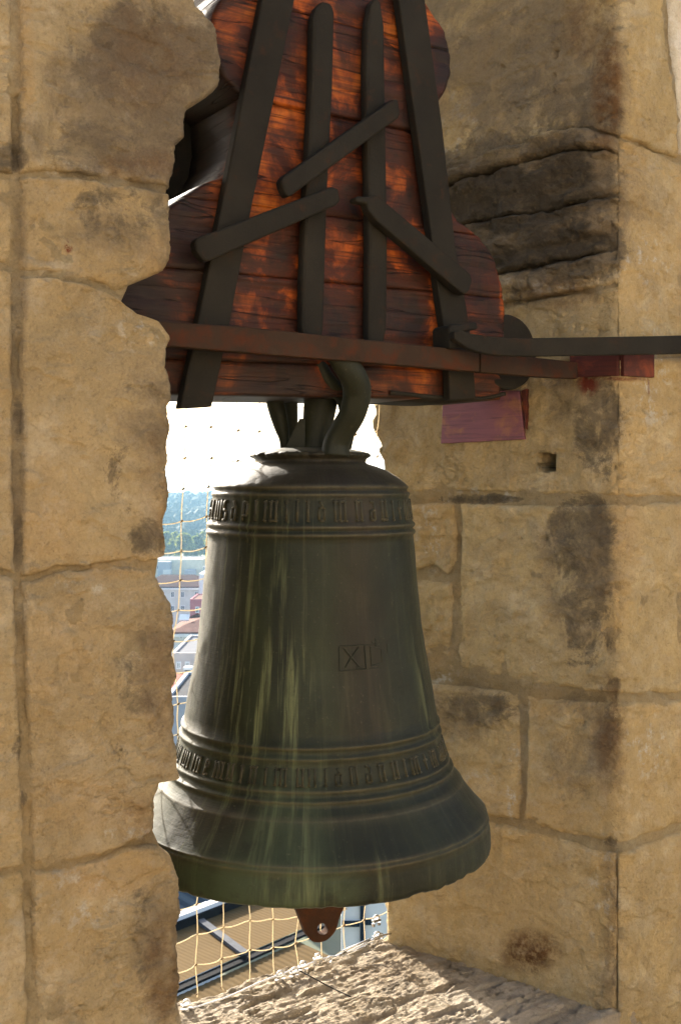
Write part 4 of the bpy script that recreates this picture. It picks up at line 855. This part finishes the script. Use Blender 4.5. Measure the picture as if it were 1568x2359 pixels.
def house(label, x0, x1, yr, ye, Y, dep, wall, roof, kind, wins=(), cat='house', name='house', hip=0):
    xa, xb = (x0-CX)/F*Y, (x1-CX)/F*Y; ze = -(ye-CY)/F*Y; zr = -(yr-CY)/F*(Y+(dep/2 if kind == 'gable' else 0))
    h = thing(name, ((xa+xb)/2, Y+dep/2, GZ), label, cat)
    xm, ym = (xa+xb)/2, Y+dep/2
    mb = MB(); mb.box((xm, ym, (GZ+ze)/2), xb-xa, dep, ze-GZ); mb.build('wall', M[wall], h)
    if kind == 'gable':
        e = .5; V = [(xa-e, Y-e, ze+.02), (xb+e, Y-e, ze+.02), (xb+e, Y+dep+e, ze+.02), (xa-e, Y+dep+e, ze+.02), (xa+hip, ym, zr), (xb-hip, ym, zr)]
        V += [(a, b, c-.25) for a, b, c in V[:4]]
        rf = mk('roof', V, [(0, 1, 5, 4), (2, 3, 4, 5), (1, 2, 5), (3, 0, 4), (0, 6, 7, 1), (1, 7, 8, 2), (2, 8, 9, 3), (3, 9, 6, 0), (9, 8, 7, 6)], M[roof], h, False)
        mb = MB(); mb.box((xm, Y-.35, ze-.5), xb-xa+.6, .5, .45); mb.build('cornice', M['white trim'], h)
    else:
        mb = MB(); mb.box((xm, ym, ze+.1), xb-xa-.6, dep-.6, .2); mb.build('roof', M[roof], h)
        mb = MB()
        for a, b, sx, sy in ((xm, Y+.15, xb-xa, .3), (xm, Y+dep-.15, xb-xa, .3), (xa+.15, ym, .3, dep-.61), (xb-.15, ym, .3, dep-.61)): mb.box((a, b, ze+.2), sx, sy, .4)
        mb.build('parapet', M[wall], h)
    for (wx, wy, ww, wh) in wins:
        c = np.array(at(wx, wy, Y)); c[1] = Y; w_, h_ = ww/F*Y, wh/F*Y
        mb = MB()
        for sx in (-1, 1): mb.box(c+np.array([sx*w_/2, -.06, 0]), .14, .12, h_+.28)
        for sz in (-1, 1): mb.box(c+np.array([0, -.06, sz*(h_/2+.07)]), w_-.14, .12, .14)
        mb.box(c+np.array([0, -.05, 0]), .10, .1, h_)
        o = mb.build('window', M['white trim'], h)
        mb = MB(); mb.box(c+np.array([0, -.02, 0]), w_-.14, .05, h_); p = mb.build('pane', M['window glass'], None); p.parent = o; p.location = -ORG[o.name]; ORG[p.name] = ORG[o.name]
    return h
win = lambda xs, ys, w_=7.5, h_=11: [(x, y, w_, h_) for x in xs for y in ys]
hA = house('long flat roofed cream block in front of the wooded hill', 300, 466, 0, 1291, 430, 22, 'cream wall', 'grey roof', 'flat', win([300+8*k for k in range(3, 10)], [1306], 5, 8))
for x0, x1, y0, y1, mt in ((363, 391, 1294, 1326, 'grey wall'), (425, 448, 1313, 1330, 'grey wall'), (376, 392, 1312, 1330, 'white wall')):
    a, b = at(x0, y1, 424), at(x1, y0, 424); mb = MB(); mb.box(((a[0]+b[0])/2, 427-(.5 if mt == 'white wall' else 0), (GZ+b[2])/2), b[0]-a[0], 5, b[2]-GZ); mb.build('annex', M[mt], hA)
house('grey flat block at the right of the long cream block', 468, 520, 0, 1308, 400, 18, 'grey wall', 'dark roof', 'flat', win([474, 486, 498], [1318], 5, 7))
hB = house('white house with a dark red roof and two rows of windows', 330, 468, 1323, 1351, 258, 16, 'white wall', 'dark red tiles', 'gable', win([375, 398, 421, 453], [1369, 1401]), hip=3)
mb = MB(); mb.box((at(466, 1340, 257)[0], 262, at(466, 1345, 257)[2]), 1.2, 12, 5); mb.build('gable_parapet', M['white trim'], hB)
house('dark pink house with a white framed window beside the white house', 438, 500, 0, 1384, 238, 12, 'pink wall', 'salmon tiles', 'flat', win([455, 478], [1404], 7.5, 11))
hC = house('house with a salmon tiled roof and a bright skylight', 396, 520, 1412, 1455, 172, 16, 'white wall', 'salmon tiles', 'gable', win([418, 440, 462], [1466], 6, 8), hip=5.5)
mb = MB(); zc = at(423, 1428, 172+4)
mb.box((zc[0], 177, zc[2]+.25), 1.6, 1.5, .3, (np.array([1, 0, 0.]), np.array([0, .85, .5])/np.linalg.norm([.85, .5]), np.array([0, -.5, .85])/np.linalg.norm([.85, .5]))); mb.build('skylight', M['white trim'], hC)
house('low house with a wide grey flat roof below the salmon roof', 396, 520, 0, 1512, 118, 14, 'pale wall', 'grey roof', 'flat', win([412, 432], [1532], 8, 11))
house('house with a small bright red tiled roof near the bell foot', 380, 470, 1553, 1592, 96, 9, 'pale wall', 'red tiles', 'gable', hip=2)
ch = thing('chimney_stack', (at(433, 1590, 92)[0], 92, at(433, 1600, 92)[2]), 'dark chimney stack with a white cap above the red roof', 'chimney')
a = at(426, 1600, 92); b = at(440, 1543, 92); mb = MB(); mb.box(((a[0]+b[0])/2, 92.3, (GZ+b[2])/2), b[0]-a[0], .6, b[2]-GZ); mb.build('shaft', M['dark roof'], ch)
mb = MB(); mb.box(((a[0]+b[0])/2, 92.3, b[2]+.12), (b[0]-a[0])*1.45, .9, .24); bevel(mb.build('cap', M['white trim'], ch), .05)
house('dark roofed house lowest between the pier and the bell', 380, 470, 0, 1618, 74, 10, 'grey wall', 'dark roof', 'flat')

# ---- the roofs right below the tower
def rp_(x, y, z): d = -z*F/(y-CY); return np.array(at(x, y, d))
M['tan sheet'] = flat_mat('tan corrugated sheet', (.105, .068, .028), .08, 2.0, .9); M['blue sheet'] = NT('blue grey sheet').fin((.016, .026, .040), 1.0, None, 0, 0)
M['dark gutter'] = flat_mat('dark gutter', (.010, .010, .011), .2, 4); M['zinc'] = flat_mat('zinc flashing', (.055, .06, .07), .25, 6, .5)
cr_ = thing('church_roof', rp_(620, 2200, -9.0), 'tan corrugated roof with a dark gutter directly below the tower sill', 'roof')
ZR = -9.0
ga, gb = rp_(424, 2258, ZR), rp_(703, 2136, ZR); gd = (gb-ga)/np.linalg.norm(gb-ga); gp = np.array([gd[1], -gd[0], 0.]); gp = gp if gp[1] > 0 else -gp     # along / across the gutter
def corr(o0, la, lb, wa, n_, amp, name, mat, parent, slope=0.0):                      # ribs run across the gutter
    mb = MB(); V, Fc = [], []
    for i in range(n_*4+1):
        t = i/(n_*4); zz = amp*(0, 1, 1, 0)[i % 4]; p = o0+gd*(la+(lb-la)*t)
        V += [p+Z*zz, p+gp*wa+Z*(zz+slope*wa)]
    for i in range(n_*4): Fc.append((2*i, 2*i+2, 2*i+3, 2*i+1))
    return mk(name, V, Fc, mat, parent, False)
corr(ga, -9, 4.5, 1.82, 135, .004, 'roof_sheet', M['tan sheet'], cr_)
corr(ga-gp*4.2-Z*.35, -9, 2.8, 4.0, 80, .008, 'roof_sheet', M['tan sheet'], cr_, .06)
mb = MB(); mb.box(ga-gd*2.7-gp*.08-Z*.05, 12.6, .20, .05, (gd, gp, Z)); mb.build('gutter', M['dark gutter'], cr_)
f0, f1 = rp_(462, 2127, ZR), rp_(563, 2203, ZR); fd = (f1-f0)/np.linalg.norm(f1-f0)
mb = MB(); mb.box((f0+f1)/2+Z*.06, np.linalg.norm(f1-f0), .16, .07, (fd, np.cross(Z, fd), Z)); mb.build('flashing', M['zinc'], cr_)
p0 = rp_(574, 2215, ZR); mb = MB(); mb.box(p0-gp*1.9-Z*.2, .14, 3.4, .12, (gd, gp, Z)); mb.build('seam', M['dark gutter'], cr_)
br_ = thing('glass_roof', rp_(450, 2095, ZR), 'blue grey ribbed roof with a bright metal edge beyond the tan roof', 'roof')
corr(ga+gp*2.05+Z*.2, -9, 4.5, 6.0, 36, .05, 'roof_sheet', M['blue sheet'], br_, .12)
mb = MB(); mb.box(ga+gp*1.97-gd*2.25+Z*.2, 13.5, .20, .10, (gd, gp, Z)); mb.build('metal_edge', M['white trim'], br_)
mb = MB(); mb.box(ga+gp*1.84-gd*2.25+Z*.05, 13.5, .07, .22, (gd, gp, Z)); mb.build('edge_shadow_board', M['dark gutter'], br_)
lo = thing('lower_roof', rp_(440, 2280, -11.0), 'grey slate roof at the foot of the left pier edge', 'roof')
mb = MB(); mb.box(ga-gp*8.3-Z*1.4+gd*1, 18, 7, .15, (gd, gp, Z)); mb.build('roof_slab', M['grey roof'], lo)
wa_ = thing('white_building', rp_(820, 2180, -14), 'sunlit white facade with dark window strips at the far sill corner', 'building')
d0 = 30.0; a, b = at(786, 2230, d0), at(900, 2050, d0); mb = MB(); mb.box(((a[0]+b[0])/2, d0+4, (a[2]+b[2])/2-1), b[0]-a[0], 8, b[2]-a[2]+2); mb.build('wall', M['white trim'], wa_)  # brighter white wall, its sunlight put into the colour
for x0, x1, y0, y1 in ((829, 840, 2052, 2225), (788, 828, 2120, 2132), (841, 862, 2116, 2128), (787, 828, 2068, 2078)):
    p, q = at(x0, y1, d0), at(x1, y0, d0); mb = MB(); mb.box(((p[0]+q[0])/2, d0-.03, (p[2]+q[2])/2), q[0]-p[0], .1, q[2]-p[2]); mb.build('window_strip', M['blue sheet'], wa_)

# ------------------------------------------------------------------ haze
mb = MB(); mb.box((0, 2200, 11), 8200, 7900, 102); hz = mb.build('haze', None); tag(hz, kind='stuff')
hm = bpy.data.materials.new('haze'); hm.use_nodes = True; t = hm.node_tree; t.nodes.clear(); ho = t.nodes.new('ShaderNodeOutputMaterial'); pv = t.nodes.new('ShaderNodeVolumePrincipled')
pv.inputs['Color'].default_value = (.42, .72, 1.0, 1); pv.inputs['Density'].default_value = .00019; pv.inputs['Anisotropy'].default_value = .3
t.links.new(pv.outputs[0], ho.inputs['Volume']); hz.data.materials.append(hm)
